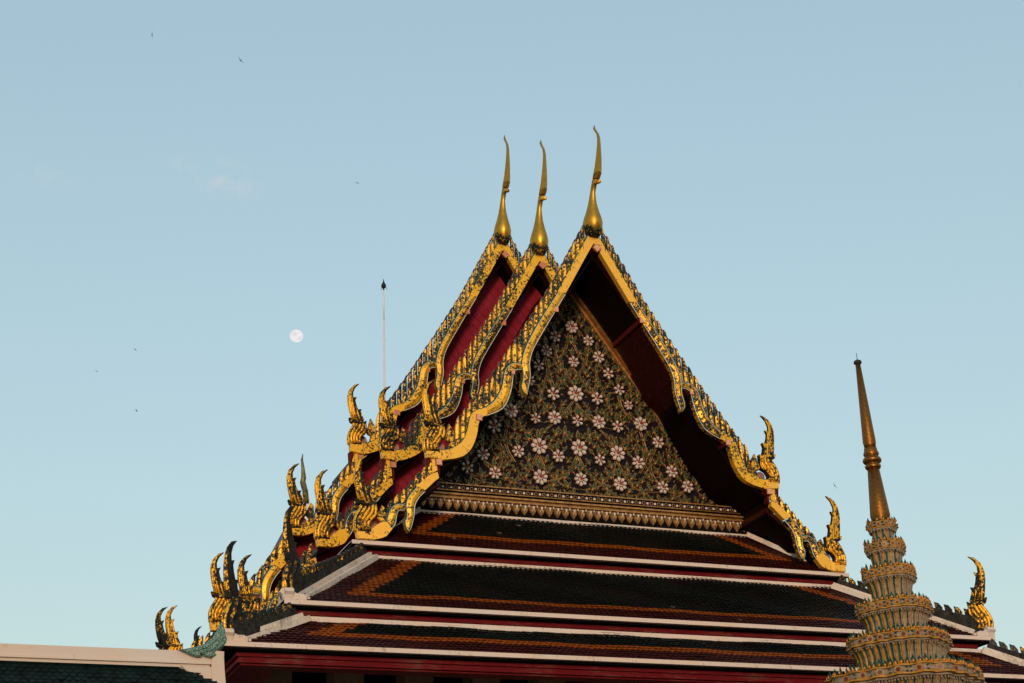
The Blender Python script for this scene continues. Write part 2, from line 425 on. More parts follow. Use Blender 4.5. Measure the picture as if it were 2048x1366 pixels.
# the third tier of the two rear gables: the lower-tier profile carried further down
T3b = remap([(4.9, 7.1), (7.18, 9.25)], [(12.42, 10.75), (14.5, 13.2)])
T3c = remap([(4.9, 6.95), (7.18, 9.45)], [(12.42, 11.62), (14.5, 14.42)])

def ribbon(mb, o, i, y, f, s, n, ridge, m, edges=True, th=0.12):
    """a moulded board between two traced edges; ridge > 0 raises its middle"""
    o = resample([f(p) for p in smooth_pts(o, 1)], n); i = resample([f(p) for p in smooth_pts(i, 1)], n)
    sec = []
    for a, b in zip(o, i):
        c = lerp(a, b, 0.52)
        yf = y - 0.05
        sec.append([(s*a[0], y+th, a[1]), (s*a[0], yf, a[1]), (s*c[0], yf-ridge, c[1]), (s*b[0], yf, b[1]), (s*b[0], y+th, b[1])])
    mb.rings(sec, m, smooth=False)
    if edges:
        yf = y - 0.055
        mb.tube([(s*p[0], yf, p[1]) for p in o], 0.020, 'green_glass', 4)
        mb.tube([(s*lerp(p, q, .09)[0], yf-.012, lerp(p, q, .09)[1]) for p, q in zip(o, i)], 0.008, 'white_glass', 4)
        mb.tube([(s*p[0], yf, p[1]) for p in i], 0.012, 'white_glass', 4)
        mb.tube([(s*lerp(p, q, .86)[0], yf-.006, lerp(p, q, .86)[1]) for p, q in zip(o, i)], 0.014, 'green_glass', 4)

def fin_shape(mb, x, w, tip, ztop, zl, zr, y, f, s, m):
    """one upright flame-shaped fin standing on the board's outer edge"""
    h = ztop - max(zl, zr)
    P = [(x, zl), (x + w, zr), (x + w*1.02, zr + (ztop-zr)*.45), (x + w*.80, zr + (ztop-zr)*.70), (x + w*.42, zr + (ztop-zr)*.89), (x + tip, ztop), (x - .006, zl + (ztop - zl)*.62)]
    P = [f(p) for p in P]
    c = f((x + w*.52, zl*.5 + zr*.5)), f((x + w*.30, ztop - .07))
    i0 = len(mb.v)
    n = len(P)
    mb.v += [(s*a, y + .055, b) for a, b in P] + [(s*a, y - .02, b) for a, b in P]
    mb.v += [(s*c[0][0], y - .062, c[0][1]), (s*c[1][0], y - .05, c[1][1])]
    A, B = i0 + 2*n, i0 + 2*n + 1
    for k in range(n):
        k2 = (k + 1) % n
        mb.face((i0+k, i0+k2, i0+n+k2, i0+n+k), 'soot_mortar' if k == n-1 else m)
    q = lambda k: i0 + n + k
    mb.face((q(0), q(1), A), m); mb.face((q(1), q(2), A), m)
    mb.face((q(2), q(3), B, A), m); mb.face((q(3), q(4), B), m); mb.face((q(4), q(5), B), m)
    mb.face((q(5), q(6), B), m); mb.face((q(6), q(0), A, B), m)
    mb.face([i0 + k for k in reversed(range(n))], 'red_rod')
    e = [(s*a, y - .03, b) for a, b in (P[0], P[6], P[5])]
    mb.tube(e, 0.007, 'green_glass', 3)

def fin_row(tier):
    x, out = (0.30, []) if tier == 1 else (5.10, [])
    tips, base = (TIPS1, OUT1) if tier == 1 else (TIPS2, OUT2)
    end = 4.42 if tier == 1 else 6.33
    while x < end:
        st = (0.145 + 0.030 * min(1, x / 2.2)) if tier == 1 else 0.185
        w = st * 0.70
        out.append((x, w, 0.0, interp(tips, x), interp(base, x) - .03, interp(base, x + w) - .03))
        x += st
    return out
ROW1, ROW2 = fin_row(1), fin_row(2)

def naga_finial(mb, base, frame, m, rib_m, core=None):
    """upswept flame finial (hang hong): plate with barbs, collar and fluted lower body; outline relative to base"""
    o = [(a - base[0], b - base[1]) for a, b in HH]
    def th(u, v): return 0.105 - 0.065 * max(0, min(1, (v - 0.6) / 1.4))
    mb.plate(o, frame, th, core or m, 0.028, 0.035, 'soot_mortar')
    if core:                                             # gilded ribs along the dark blade
        for pl, r in (([(5.21,15.72),(5.28,16.05),(5.31,16.35),(5.29,16.6),(5.18,16.83),(5.02,16.95)], (.030,.036,.036,.032,.026,.010)),
                      ([(5.08,15.70),(5.17,16.0),(5.22,16.3),(5.215,16.5)], (.034,.034,.028,.012)), ([(4.97,15.70),(5.05,15.95),(5.085,16.18)], (.030,.026,.010)), ([(4.86,15.72),(4.93,15.90),(4.95,16.0)], (.024,.018,.008))):
            mb.tube([frame(u - base[0], v - base[1], -th(0, v - base[1]) + .006) for u, v in pl], list(r), m, 6)
        for w in (-.035, .035):
            mb.tube([frame(u - base[0], v - base[1], w*(1.6 - (v - 15)*.6)) for u, v in ((5.285,15.0),(5.315,15.2),(5.25,15.4),(5.16,15.55),(5.22,15.84),(5.275,16.05),(5.325,16.3),(5.335,16.5),(5.285,16.73),(5.15,16.89))], [.026]*8 + [.02, .008], m, 5)
    inner = smooth_pts([(4.94,14.98),(4.99,15.06),(4.98,15.14),(4.91,15.25),(4.79,15.33),(4.76,15.45),(4.79,15.6)], 2)
    outer = smooth_pts([(5.30,14.92),(5.33,15.08),(5.32,15.22),(5.27,15.37),(5.19,15.5),(5.12,15.6),(5.10,15.70)], 2)
    n = 9
    a, b = resample(inner, n), resample(outer, n)
    for fr, w, r in ((.08, -.09, .040), (.33, -.118, .044), (.58, -.122, .044), (.82, -.10, .042), (.98, -.04, .042), (1.0, .045, .042), (.6, .10, .055)):
        pts = []
        for p, q in zip(a, b):
            c = lerp(p, q, fr); pts.append(frame(c[0]-base[0], c[1]-base[1], w))
        mb.tube(pts, r, rib_m if w < .05 else m, 6)
    ring = [frame(u - base[0], v - base[1], w) for u, v, w in ((5.24,15.74,-.02),(5.16,15.66,-.11),(5.02,15.60,-.15),(4.9,15.62,-.13))]
    mb.tube(ring, [.038,.042,.038,.025], 'gilt_black', 6)
    ridge = [frame(u - base[0], v - base[1], -th(0, v - base[1]) - .012) for u, v in ((5.16,15.72),(5.22,16.0),(5.27,16.3),(5.26,16.6),(5.17,16.83))]
    mb.tube(ridge, [.035,.03,.028,.024,.015], rib_m, 5)
    for pl in ([(5.09,15.72),(5.16,16.0),(5.21,16.3),(5.22,16.55)], [(5.02,15.72),(5.09,16.0),(5.14,16.25)], [(4.95,15.72),(5.02,15.98)], [(4.87,15.72),(4.93,15.86)]):
        mb.tube([frame(u - base[0], v - base[1], -th(0, v - base[1]) + .012) for u, v in pl], .017, 'soot_mortar', 4)  # dark lines laid on the blade to draw its grooves

WEAR = {(0, 1): ('gilt_clean', 'gilt_ragged', 'gilt_ragged'), (0, -1): ('gilt_clean', 'gilt_worn', 'gilt_worn'),
        (1, 1): ('gilt_worn', 'gilt_worn', 'gilt_ragged'), (1, -1): ('gilt_worn', 'gilt_ragged', 'gilt_clean'),
        (2, 1): ('gilt_worn', 'gilt_worn', 'gilt_ragged'), (2, -1): ('gilt_worn', 'gilt_worn', 'gilt_ragged')}
rest = MB()                                            # the fins too far down the ranking to be parts of their own
n_fin = 0
for gi, gb in enumerate(G):
    y, f = gb['y'], gb['f']
    for s in (1, -1):
        m_flat, m_flu, m_fin = WEAR[(gi, s)]
        m_fin = 'gilt_ragged'
        tiers = [(1, f), (2, f)] + ([(3, T3b if gi == 1 else T3c)] if gi else [])
        for tier, ff in tiers:
            mb = MB()
            if tier == 1:
                ribbon(mb, S1o, S1i, y, ff, s, 8, 0.0, m_flat, edges=False)
                oo = [ff(p) for p in S1o]
                mb.tube([(s*a, y - .03, b + .012) for a, b in oo], 0.026, 'green_glass', 5)
                ribbon(mb, S2o, S2i, y, ff, s, 34, 0.075, m_flu)
                ribbon(mb, S3o, S3i, y, ff, s, 26, 0.06, m_flu)
                ribbon(mb, S4o, S4i, y - .012, ff, s, 22, 0.0, m_flat if s < 0 else 'gilt_worn', edges=False)
                mb.tube([(s*a, y - .05, b) for a, b in (ff(p) for p in smooth_pts(S4o, 1))], 0.02, 'green_glass', 4)
                fl, rel = FIN1, BASE1
                mb.plate([ff(p) for p in STRAP], lambda u, v, w: (s*u, y + .0 + w, v), 0.04, m_flat)
                for (xa, xb, za, zb) in ((5.16, 5.29, 14.73, 14.42), (4.90, 4.97, 14.60, 14.30)):
                    p = [ff((xa, za)), ff((xb, za + .02)), ff((xb - .03, zb)), ff((xa, zb + .03))]
                    mb.plate(p, lambda u, v, w: (s*u, y + .10 + w, v), 0.10, 'purlin_paint')
                row = ROW1
            else:
                ribbon(mb, S6o, S6i, y - .012, ff, s, 8, 0.0, m_flat, edges=False)
                ribbon(mb, S7o, S7i, y, ff, s, 26, 0.055, m_flu)
                ribbon(mb, S8o, S8i, y, ff, s, 16, 0.045, m_flu)
                ribbon(mb, S9o, S9i, y - .012, ff, s, 10, 0.0, m_flat, edges=False)
                fl, rel = FIN2, BASE2
                row = ROW2
            mb.plate([ff(p) for p in rel], lambda u, v, w: (s*u, y + w, v), 0.10, m_flat, 0.02, 0.02)
            mb.plate([ff(p) for p in fl], lambda u, v, w: (s*u, y + w, v), 0.06, m_fin, 0.025, 0.04, 'red_rod')
            rod = [(s*a, y + .01, b) for a, b in (ff((r[0] - .01, r[3] - .055)) for r in row)]
            mb.tube(rod, 0.018, 'red_rod', 4)
            board = mb.build('bargeboard', temple)
            single = (gi == 0) or (gi == 1 and s == -1 and tier == 1)
            for r in row:
                if single and n_fin < 100:
                    q = MB(); fin_shape(q, *r, y, ff, s, m_fin); q.build('flame_fin', board); n_fin += 1
                else:
                    fin_shape(rest, *r, y, ff, s, m_fin)
            pb = ff((4.84, 15.14)) if tier == 1 else ff((6.70, 12.86))
            rp = MB()
            rp.rings([[(s*pb[0] + .15*math.cos(2*math.pi*q/14), yy, pb[1] + .15*math.sin(2*math.pi*q/14)) for q in range(14)] for yy in (y + .16, y + .9)], 'pole_plaster')
            rp.build('pole_end', temple)
            # upswept finial at the foot of the tier
            b = (5.08, 14.90) if tier == 1 else (6.95, 12.60)
            bx, bz = ff(b)
            q = MB()
            naga_finial(q, (5.08, 14.90), lambda u, v, w: (s*(bx + u), y - .01 + w, bz + v), m_flu if s < 0 else 'gilt_worn', m_flu, 'gilt_black' if s < 0 else None)
            q.build('naga_finial', temple)
# back gables of the hall, seen past the front ones: red backs and small worn tips
for (y, x0, bx, bz, m) in ((10.0, None, -10.25, 11.12, 'gilt_black'), (9.2, None, -10.08, 10.98, 'gilt_worn'), (9.8, None, -9.2, 11.15, 'gilt_black')):
    q = MB()
    k = .92 if bx < -10 else .62
    naga_finial(q, (5.08, 14.90), lambda u, v, w: (bx - u*k, y + w, bz + v*k), m, m)
    q.build('naga_finial', temple)
def line_fins(a, b, n, y, m, h=.42, w=.14):
    for k in range(n):
        x, z = lerp(a, b, k / (n - 1))
        fin_shape(rest, -x, w, 0.0, z + h*.55, z - h*.45, z - h*.62, y, lambda p: p, -1, m)
line_fins((-4.4, 17.25), (-7.55, 13.42), 17, 10.0, 'red_rod')
line_fins((-8.55, 12.2), (-9.35, 11.75), 5, 9.5, 'gilt_ragged')
stuff(rest.build('flame_fin_row', temple))

# --- chofa at each apex: swollen breast, thin neck, beak, tall blade with a curled tip
CH = [(-0.04,22.05,.10,.12),(-0.05,22.16,.20,.22),(-0.05,22.30,.275,.29),(-0.06,22.46,.30,.31),(-0.08,22.62,.262,.28),(-0.10,22.80,.200,.22),(-0.13,23.08,.128,.15),(-0.20,23.41,.078,.10),(-0.32,23.60,.085,.09),(-0.44,23.72,.095,.09)]
CB = [(-0.50,23.74,.108,.11),(-0.62,23.86,.118,.118),(-0.70,24.05,.102,.10),(-0.78,24.32,.083,.082),(-0.84,24.63,.060,.062),(-0.87,24.91,.046,.048),(-0.82,25.10,.040,.042),(-0.70,25.26,.042,.04),(-0.63,25.38,.040,.03),(-0.64,25.50,.008,.008)]
for gi, gb in enumerate(G):
    dz = gb['f']((0, 22.1))[1] - 22.1
    y = gb['y']
    k = (1.0, 1.13, 1.15)[gi]
    zz = lambda z: 22.05 + (z - 22.05) * k + dz
    mb = MB()
    n = 14
    mb.rings([[(rx*math.sin(2*math.pi*q/n), y + cy - ry*math.cos(2*math.pi*q/n)*(1.12 if math.cos(2*math.pi*q/n) > .9 else 1), zz(cz)) for q in range(n)] for cy, cz, rx, ry in CH], 'gilt_smooth')
    mb.rings([[(rx*math.sin(math.pi/2*q - .22), y + cy - ry*math.cos(math.pi/2*q - .22)*1.25, zz(cz)) for q in range(4)] for cy, cz, rx, ry in
              [(a, b, c*1.0, d*1.1) for a, b, c, d in CB]], 'gilt_smooth', smooth=False)
    mb.tube([(0.0, y - .46, zz(23.66)), (0.03, y - .60, zz(23.60)), (0.05, y - .68, zz(23.54))], [.085, .075, .03], 'gilt_worn', 7)   # beak
    mb.lathe([(zz(22.02), .13), (zz(22.10), .215), (zz(22.26), .268), (zz(22.34), .283)], (0, y - .062), 'gilt_black', 14)     # darker gilt under the breast
    mb.box((-.20, y + .10, zz(21.95)), (.20, y + .42, zz(22.42)), 'lime_white')
    mb.build('chofa_finial', temple)

# --- roofs, soffits, purlins, gable walls
PUR = [(1.3586, 19.5155), (2.7719, 17.4468), (3.7781, 15.998), (4.945, 14.6367)]
for gi, gb in enumerate(G):
    y, f = gb['y'], gb['f']
    y1 = (G[gi+1]['y'] + 1.0) if gi < 2 else 9.9
    mb = MB()
    def slab(tab, ff, ya, yb, m):
        for s in (1, -1):
            P = [ff(p) for p in tab]
            for (a, b), (c, d) in zip(P, P[1:]):
                t_ = .14
                lo, hi = (a, c)
                p8 = [(s*a, ya, b-t_), (s*c, ya, d-t_), (s*c, yb, d-t_), (s*a, yb, b-t_), (s*a, ya, b), (s*c, ya, d), (s*c, yb, d), (s*a, yb, b)]
                mb.hexa(p8, m)
    slab(ROOF1, f, y + .13, y1, 'tile_maroon')
    slab(ROOF2, f, y + .13, y1, 'tile_maroon')
    if gi:
        slab([(a, b - .12) for a, b in ROOF2], T3b if gi == 1 else T3c, y + .13, y + 1.0, 'tile_maroon')
    mb.build('roof_slope', temple)
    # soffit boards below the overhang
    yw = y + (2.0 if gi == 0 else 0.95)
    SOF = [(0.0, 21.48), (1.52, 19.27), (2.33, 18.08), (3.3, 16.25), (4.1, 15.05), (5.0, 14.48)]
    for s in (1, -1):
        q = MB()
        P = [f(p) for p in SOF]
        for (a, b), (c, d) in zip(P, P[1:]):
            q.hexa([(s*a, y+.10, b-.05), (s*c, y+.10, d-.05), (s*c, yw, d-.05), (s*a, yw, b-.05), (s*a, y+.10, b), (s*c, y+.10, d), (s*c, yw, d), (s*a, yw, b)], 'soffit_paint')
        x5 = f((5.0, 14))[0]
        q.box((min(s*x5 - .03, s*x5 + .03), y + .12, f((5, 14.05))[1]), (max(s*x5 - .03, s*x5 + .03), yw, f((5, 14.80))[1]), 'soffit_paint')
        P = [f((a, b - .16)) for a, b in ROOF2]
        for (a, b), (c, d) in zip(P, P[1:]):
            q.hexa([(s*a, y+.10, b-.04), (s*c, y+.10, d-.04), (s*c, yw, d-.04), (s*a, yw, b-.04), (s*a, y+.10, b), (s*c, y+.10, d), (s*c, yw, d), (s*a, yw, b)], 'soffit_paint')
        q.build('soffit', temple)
    for k, (px, pz) in enumerate(PUR + [(0.06, 21.66)] + ([] if gi else [(5.12, 14.22)])):
        for s in ((1, -1) if k != 4 else (1,)):
            q = MB()
            X, Z = f((px, pz))
            X *= s
            if k == 5:
                q.box((X - .05, y + .10, Z - .13), (X + .05, yw, Z + .10), 'purlin_paint'); q.build('purlin', temple); continue
            h = .088
            q.box((X - h, y - .07, Z - h), (X + h, yw, Z + h), 'purlin_paint')
            dlt = .071
            rot = (lambda u, v: (u, v)) if k != 4 else (lambda u, v: ((u + v)*.8, (v - u)*.8))
            def sq(u0, v0, u1, v1, ya, yb, m):
                c = [rot(u, v) for u, v in ((u0, v0), (u1, v0), (u1, v1), (u0, v1))]
                q.hexa([(X+u, yv, Z+v) for yv in (yb,) for u, v in c] + [(X+u, ya, Z+v) for u, v in c], m)
            if k == 4: sq(-h, -h, h, h, y - .12, y - .071, 'purlin_face')
            else: q.box((X - h + .004, y - .085, Z - h + .004), (X + h - .004, y - .0702, Z + h - .004), 'purlin_face')
            if gi == 0:
                yb = y - .1201 if k == 4 else y - .0852
                for u in (-.045, .0, .045):
                    for v in (-.045, .0, .045):
                        e = .017
                        sq(u - e, v - e, u + e, v + e, yb - .012, yb, 'purlin_relief')
            q.build('purlin', temple)

mb = MB()
for f, ya, yb in ((G[1]['f'], 9.9, 12.9), (G[0]['f'], 12.9, 16.6)):
    for s in (1, -1):
        for tab in (ROOF1, ROOF2):
            P = [(p[0], p[1] - 1.0) for p in map(f, tab)]
            for (a, b), (c, d) in zip(P, P[1:]):
                mb.hexa([(s*a, ya, b-.14), (s*c, ya, d-.14), (s*c, yb, d-.14), (s*a, yb, b-.14), (s*a, ya, b), (s*c, ya, d), (s*c, yb, d), (s*a, yb, b)], 'tile_maroon')
mb.build('roof_slope', temple)
# red gable walls of the two rear gables
for gi in (1, 2):
    f, y = G[gi]['f'], G[gi]['y']
    mb = MB()
    top = [f((a, b - .07)) for a, b in ROOF1[:-1]] + [f((5.03, 14.70))] + [f((a, b - .07)) for a, b in ROOF2[1:-1]] + [f((6.95, 12.45))]
    T3 = T3b if gi == 1 else T3c
    top += [T3((a, b - .19)) for a, b in ROOF2[1:]]
    poly = [(x, z) for x, z in top] + [(9.2, 9.6), (-9.2, 9.6)] + [(-x, z) for x, z in reversed(top)]
    poly = [p for i, p in enumerate(poly) if i == 0 or math.dist(p, poly[i-1]) > 1e-4]
    mb.plate(poly[:-1], lambda u, v, w: (u, y + 0.75 + w, v), 0.05, 'red_wall')
    mb.build('gable_wall', temple)
    # pale cap board on top of the lower roofs behind each gable
mb = MB()
mb.hexa([(-4.55,7.9,18.05),(-6.72,7.9,14.78),(-6.72,8.1,14.78),(-4.55,8.1,18.05),(-4.5,7.9,18.16),(-6.62,7.9,14.87),(-6.62,8.1,14.87),(-4.5,8.1,18.16)], 'lime_smooth')
label(mb.build('verge_cap', temple), 'pale capping strip along the roof edge behind the third gable')
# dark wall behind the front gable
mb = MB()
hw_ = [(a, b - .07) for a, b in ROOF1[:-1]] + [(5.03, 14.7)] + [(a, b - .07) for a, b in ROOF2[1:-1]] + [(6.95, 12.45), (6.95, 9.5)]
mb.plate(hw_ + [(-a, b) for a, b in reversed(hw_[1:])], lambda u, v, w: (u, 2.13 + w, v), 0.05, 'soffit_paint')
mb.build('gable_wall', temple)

# --- pediment: glass ground, gilt frame, flowers, leaves and stems in relief
PY = 2.0
ped = MB()
ped.plate([(0.0, 21.38), (-4.72, 14.66), (-4.72, 14.3), (5.1, 14.3), (5.1, 14.66)], lambda u, v, w: (u, PY + .04 + w, v), 0.04, 'pediment_ground')
pediment = ped.build('pediment', temple)
fr = MB()
for s in (1, -1):
    for (da, db, ya, m) in ((0.0, 0.10, 1.78, 'trim_bronze'), (0.10, 0.16, 1.90, 'relief_gold')):
        a0, a1 = (0.0, 21.40 - da*1.75), (4.95, 14.36 - da*1.75)
        b0, b1 = (0.0, 21.40 - db*1.75), (4.95, 14.36 - db*1.75)
        p = lambda q, yy: (s*q[0], yy, q[1])
        fr.hexa([p(b0, ya), p(b1, ya), p(b1, PY), p(b0, PY), p(a0, ya), p(a1, ya), p(a1, PY), p(a0, PY)], m)
fr.build('gilt_frame', pediment)
FL = [(0.02,20.0,.17),(0.54,19.61,.15),(0.84,19.12,.16),(0.01,18.87,.15),(1.12,18.62,.14),(1.44,18.13,.15),(1.70,17.67,.12),(0.70,17.78,.16),(0.01,17.86,.20),
      (2.06,17.12,.17),(1.30,16.96,.14),(0.70,17.04,.17),(0.02,17.01,.15),(2.58,16.59,.16),(1.23,16.12,.19),(1.88,15.90,.16),(0.02,16.18,.21),(0.65,15.87,.15),(2.95,15.72,.16),(3.43,15.29,.16),(2.61,15.20,.16),(1.24,15.19,.17),(0.01,15.23,.17)]
FL = [(x, z, r*1.22) for x, z, r in FL]
FLW = []
for x, z, r in FL:
    FLW.append((x, z, r))
    if x > .1: FLW.append((-x, z, r))
for x, z, r in FLW:
    q = MB()
    npet = 8 if r > .20 else rnd.choice((6, 7, 7))
    r *= rnd.uniform(.92, 1.08); a0 = rnd.uniform(-.25, .25)
    for k in range(npet):
        a = 2*math.pi*k/npet + math.pi/2 + a0
        ca, sa = math.cos(a), math.sin(a)
        P = [(.34*r, 0), (.55*r, -.19*r), (.82*r, -.27*r), (1.0*r, -.12*r), (1.04*r, 0), (1.0*r, .12*r), (.82*r, .27*r), (.55*r, .19*r)]
        P2 = [(x + u*ca - v*sa, z + u*sa + v*ca) for u, v in P]
        q.plate(P2, lambda u, v, w: (u, PY - .085 + w, v), 0.06, 'petal', .016*r/.16, .03, 'relief_gold')
    for rr, h, m in ((.36*r, .15, 'petal'), (.25*r, .185, 'flower_heart')):
        q.lathe([(0, 0)], (0, 0), m, 3) if False else None
        ring = [[(x + ra*math.cos(2*math.pi*k/10), PY - hh, z + ra*math.sin(2*math.pi*k/10) + (0.05*r if m == 'flower_heart' else -.02*r)) for k in range(10)] for ra, hh in ((rr, .02), (rr, h*.8), (rr*.6, h))]
        q.rings(ring, m)
    q.build('flower', pediment)
lf = MB()
def leaf(x, z, ang, L, W=None):
    W = W or L*.42
    out = [(0, 0), (.16, .30), (.30, .24), (.40, .50), (.55, .34), (.64, .42), (.80, .18), (1.0, 0)]
    P = [(a*L, b*W) for a, b in out] + [(a*L, -b*W) for a, b in reversed(out[1:-1])]
    c, s_ = math.cos(ang), math.sin(ang)
    T = lambda k: [(x + (u*k + L*.48*(1-k))*c - v*k*s_, z + (u*k + L*.48*(1-k))*s_ + v*k*c) for u, v in P]
    lf.plate(T(1.0), lambda u, v, w: (u, PY - .035 + w, v), 0.04, 'relief_gold', .006, .012)
    lf.plate(T(.70), lambda u, v, w: (u, PY - .075 + w, v), 0.006, 'leaf_glass', .004, .004)
    lf.tube([(x - L*.35*c, PY - .02, z - L*.35*s_), (x + L*.2*c, PY - .075, z + L*.2*s_)], .015, 'relief_gold', 4)
def inside(x, z, m=.12): return z > 14.72 + m and z < 21.3 - 1.425*abs(x) - m*1.7
def stem(pts):
    pts = smooth_pts(pts, 2)
    for s in (1, -1):
        lf.tube([(s*a + .018, PY - .012, b) for a, b in pts], .015, 'relief_gold', 5)
        lf.tube([(s*a - .018, PY - .014, b) for a, b in pts], .014, 'leaf_glass', 4)
        lf.tube([(s*a - .045, PY - .012, b) for a, b in pts], .011, 'relief_gold', 4)
for pts in ([(0.02,19.85),(.12,19.4),(.42,18.9),(.84,19.05)], [(0.0,18.75),(.25,18.4),(.55,18.15),(.70,17.85)], [(.84,19.0),(.75,18.5),(1.0,18.0),(1.44,18.1)],
            [(0.0,17.7),(.30,17.3),(.70,17.0)], [(0.0,17.7),(-.35,17.2),(-.9,16.9),(-1.3,16.9)], [(.7,16.9),(1.05,16.6),(1.23,16.2)], [(.0,16.0),(.25,15.5),(.75,15.1),(1.1,14.9)],
            [(0.0,16.0),(-.15,15.6),(-.6,15.2),(-1.24,15.1)], [(1.23,15.95),(1.0,15.4),(.5,15.0),(0.05,14.95)], [(1.23,15.95),(1.5,15.4),(1.9,15.0),(2.6,15.1)],
            [(1.44,18.0),(1.55,17.5),(2.06,17.05)], [(2.06,17.0),(1.6,16.6),(1.3,16.3)], [(2.06,17.0),(2.2,16.5),(2.2,16.0),(1.95,15.6)], [(2.58,16.5),(2.3,16.0),(2.35,15.5),(2.95,15.0),(3.4,15.2)],
            [(2.95,15.6),(2.6,15.4),(2.1,14.95),(1.3,14.9)], [(3.4,15.2),(3.1,14.95),(2.6,14.9)], [(.55,19.5),(.5,19.0),(.2,18.5),(0,18.2)]):
    stem(pts)
placed = [(x, z, r + .07) for x, z, r in FLW]
def free(x, z, r): return all(math.hypot(x - a, z - b) > r + c for a, b, c in placed)
for x, z, r in FL:                                      # a three-leaf sprig above each flower
    for da, L in ((0, .34), (.9, .26), (-.9, .26)):
        for s in ((1, -1) if x > .1 else (1,)):
            bx, bz = s*x + math.sin(da)*(r + .02)*s, z + r*.75 + .02
            if inside(bx, bz, .05): leaf(bx, bz, math.pi/2 - da*s*.75, L*(.8 + r))
for _ in range(9000):                                   # three-leaf sprigs packed between the flowers
    x = rnd.uniform(.03, 4.5); z = rnd.uniform(14.70, 21.1)
    if not inside(x, z, .06): continue
    rr = rnd.choice((.085, .10, .115))
    if not free(x, z, rr): continue
    a = math.pi/2 + rnd.uniform(-.75, .75)
    placed.append((x, z, rr)); placed.append((-x, z, rr))
    L = rr*2.45
    for sx, sg in ((x, 1), (-x, -1)):
        for da, k in ((0, 1.0), (.95, .72), (-.95, .72)):
            aa = a + da
            leaf(sx - sg*math.cos(a)*L*.35, z - math.sin(a)*L*.35, aa if sg > 0 else math.pi - aa, L*k)
for _ in range(1500):                                   # small gilt curls filling the gaps
    x = rnd.uniform(.03, 4.5); z = rnd.uniform(14.70, 21.1)
    if not inside(x, z, .03) or not free(x, z, .035): continue
    placed.append((x, z, .045))
    a = rnd.uniform(0, 6.28); r0 = rnd.uniform(.04, .07)
    pts = [(x + r0*(1 - .12*j)*math.cos(a + j*.6), z + r0*(1 - .12*j)*math.sin(a + j*.6)) for j in range(6)]
    for sg in (1, -1): lf.tube([(sg*u, PY - .012, v) for u, v in pts], [.006, .012, .014, .013, .011, .006], 'relief_gold', 4)
for k in range(60):                                    # flame fringe along the foot and slopes of the pediment
    x = -4.6 + 9.3*k/59
    if inside(x, 14.8, -.1): leaf(x, 14.62, math.pi/2 + rnd.uniform(-.5, .5), .20)
label(lf.build('leaf_scroll', pediment), 'gilded leaves and stems in relief with green glass')

# --- cornice under the pediment
mb = MB()
X0, X1 = -4.92, 5.06
mb.box((X0, 1.62, 14.50), (X1, 2.05, 14.66), 'glass_night')
mb.box((X0, 1.58, 14.655), (X1, 1.66, 14.685), 'relief_gold')
mb.box((X0 - .03, 1.58, 14.47), (X1 + .03, 1.66, 14.50), 'trim_bronze')
mb.box((X0 - .05, 1.66, 14.40), (X1 + .05, 2.05, 14.468), 'glass_night')
mb.box((X0 - .08, 1.52, 14.345), (X1 + .08, 1.60, 14.39), 'relief_gold')
mb.box((X0 - .08, 1.60, 14.27), (X1 + .08, 2.05, 14.395), 'trim_bronze')
mb.box((X0 - .10, 1.50, 14.225), (X1 + .10, 1.58, 14.262), 'relief_gold')
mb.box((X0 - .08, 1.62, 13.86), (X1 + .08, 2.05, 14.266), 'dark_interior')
n = 84
for k in range(n):
    x = X0 + .06 + (X1 - X0 - .12)*k/(n-1)
    if k % 2: mb.box((x - .03, 1.595, 14.54), (x + .03, 1.621, 14.60), 'petal')
    else: mb.tube([(x + .045*math.cos(a), 1.60, 14.57 + .045*math.sin(a)) for a in [2*math.pi*j/8 for j in range(9)]], .013, 'relief_gold', 4)
for k in range(40):
    x = X0 + .06 + (X1 - X0 - .12)*(k + .5)/40
    mb.lathe([(14.15, .004), (14.17, .022), (14.20, .028), (14.23, .02)], (x, 1.56), 'petal', 6)
cornice = mb.build('cornice', temple)
n = 41
pend = None
for k in range(n):
    x = X0 + .06 + (X1 - X0 - .12)*k/(n-1)
    if pend is None:
        q = MB()
        P = [(-.09, .0), (-.115, -.09), (-.085, -.19), (0, -.30), (.085, -.19), (.115, -.09), (.09, .0)]
        q.plate(P, lambda u, v, w: (u, w - .02, v), 0.045, 'relief_gold', .03, .05)
        q.plate([(-.03, -.06), (0, -.14), (.03, -.06), (0, -.02)], lambda u, v, w: (u, w - .07, v), 0.015, 'petal')
        for sx in (-.055, .055): q.plate([(sx-.02, -.09), (sx, -.13), (sx+.02, -.09), (sx, -.05)], lambda u, v, w: (u, w - .06, v), 0.014, 'leaf_glass')
        q.plate([(-.018, -.20), (0, -.25), (.018, -.20), (0, -.16)], lambda u, v, w: (u, w - .055, v), 0.015, 'leaf_glass')
        pend = q.build('lotus_pendant', cornice, (x, 1.60, 14.22))
    else:
        c = pend.copy(); col.objects.link(c); c.parent = cornice; c.location = (x, 1.60, 14.22)

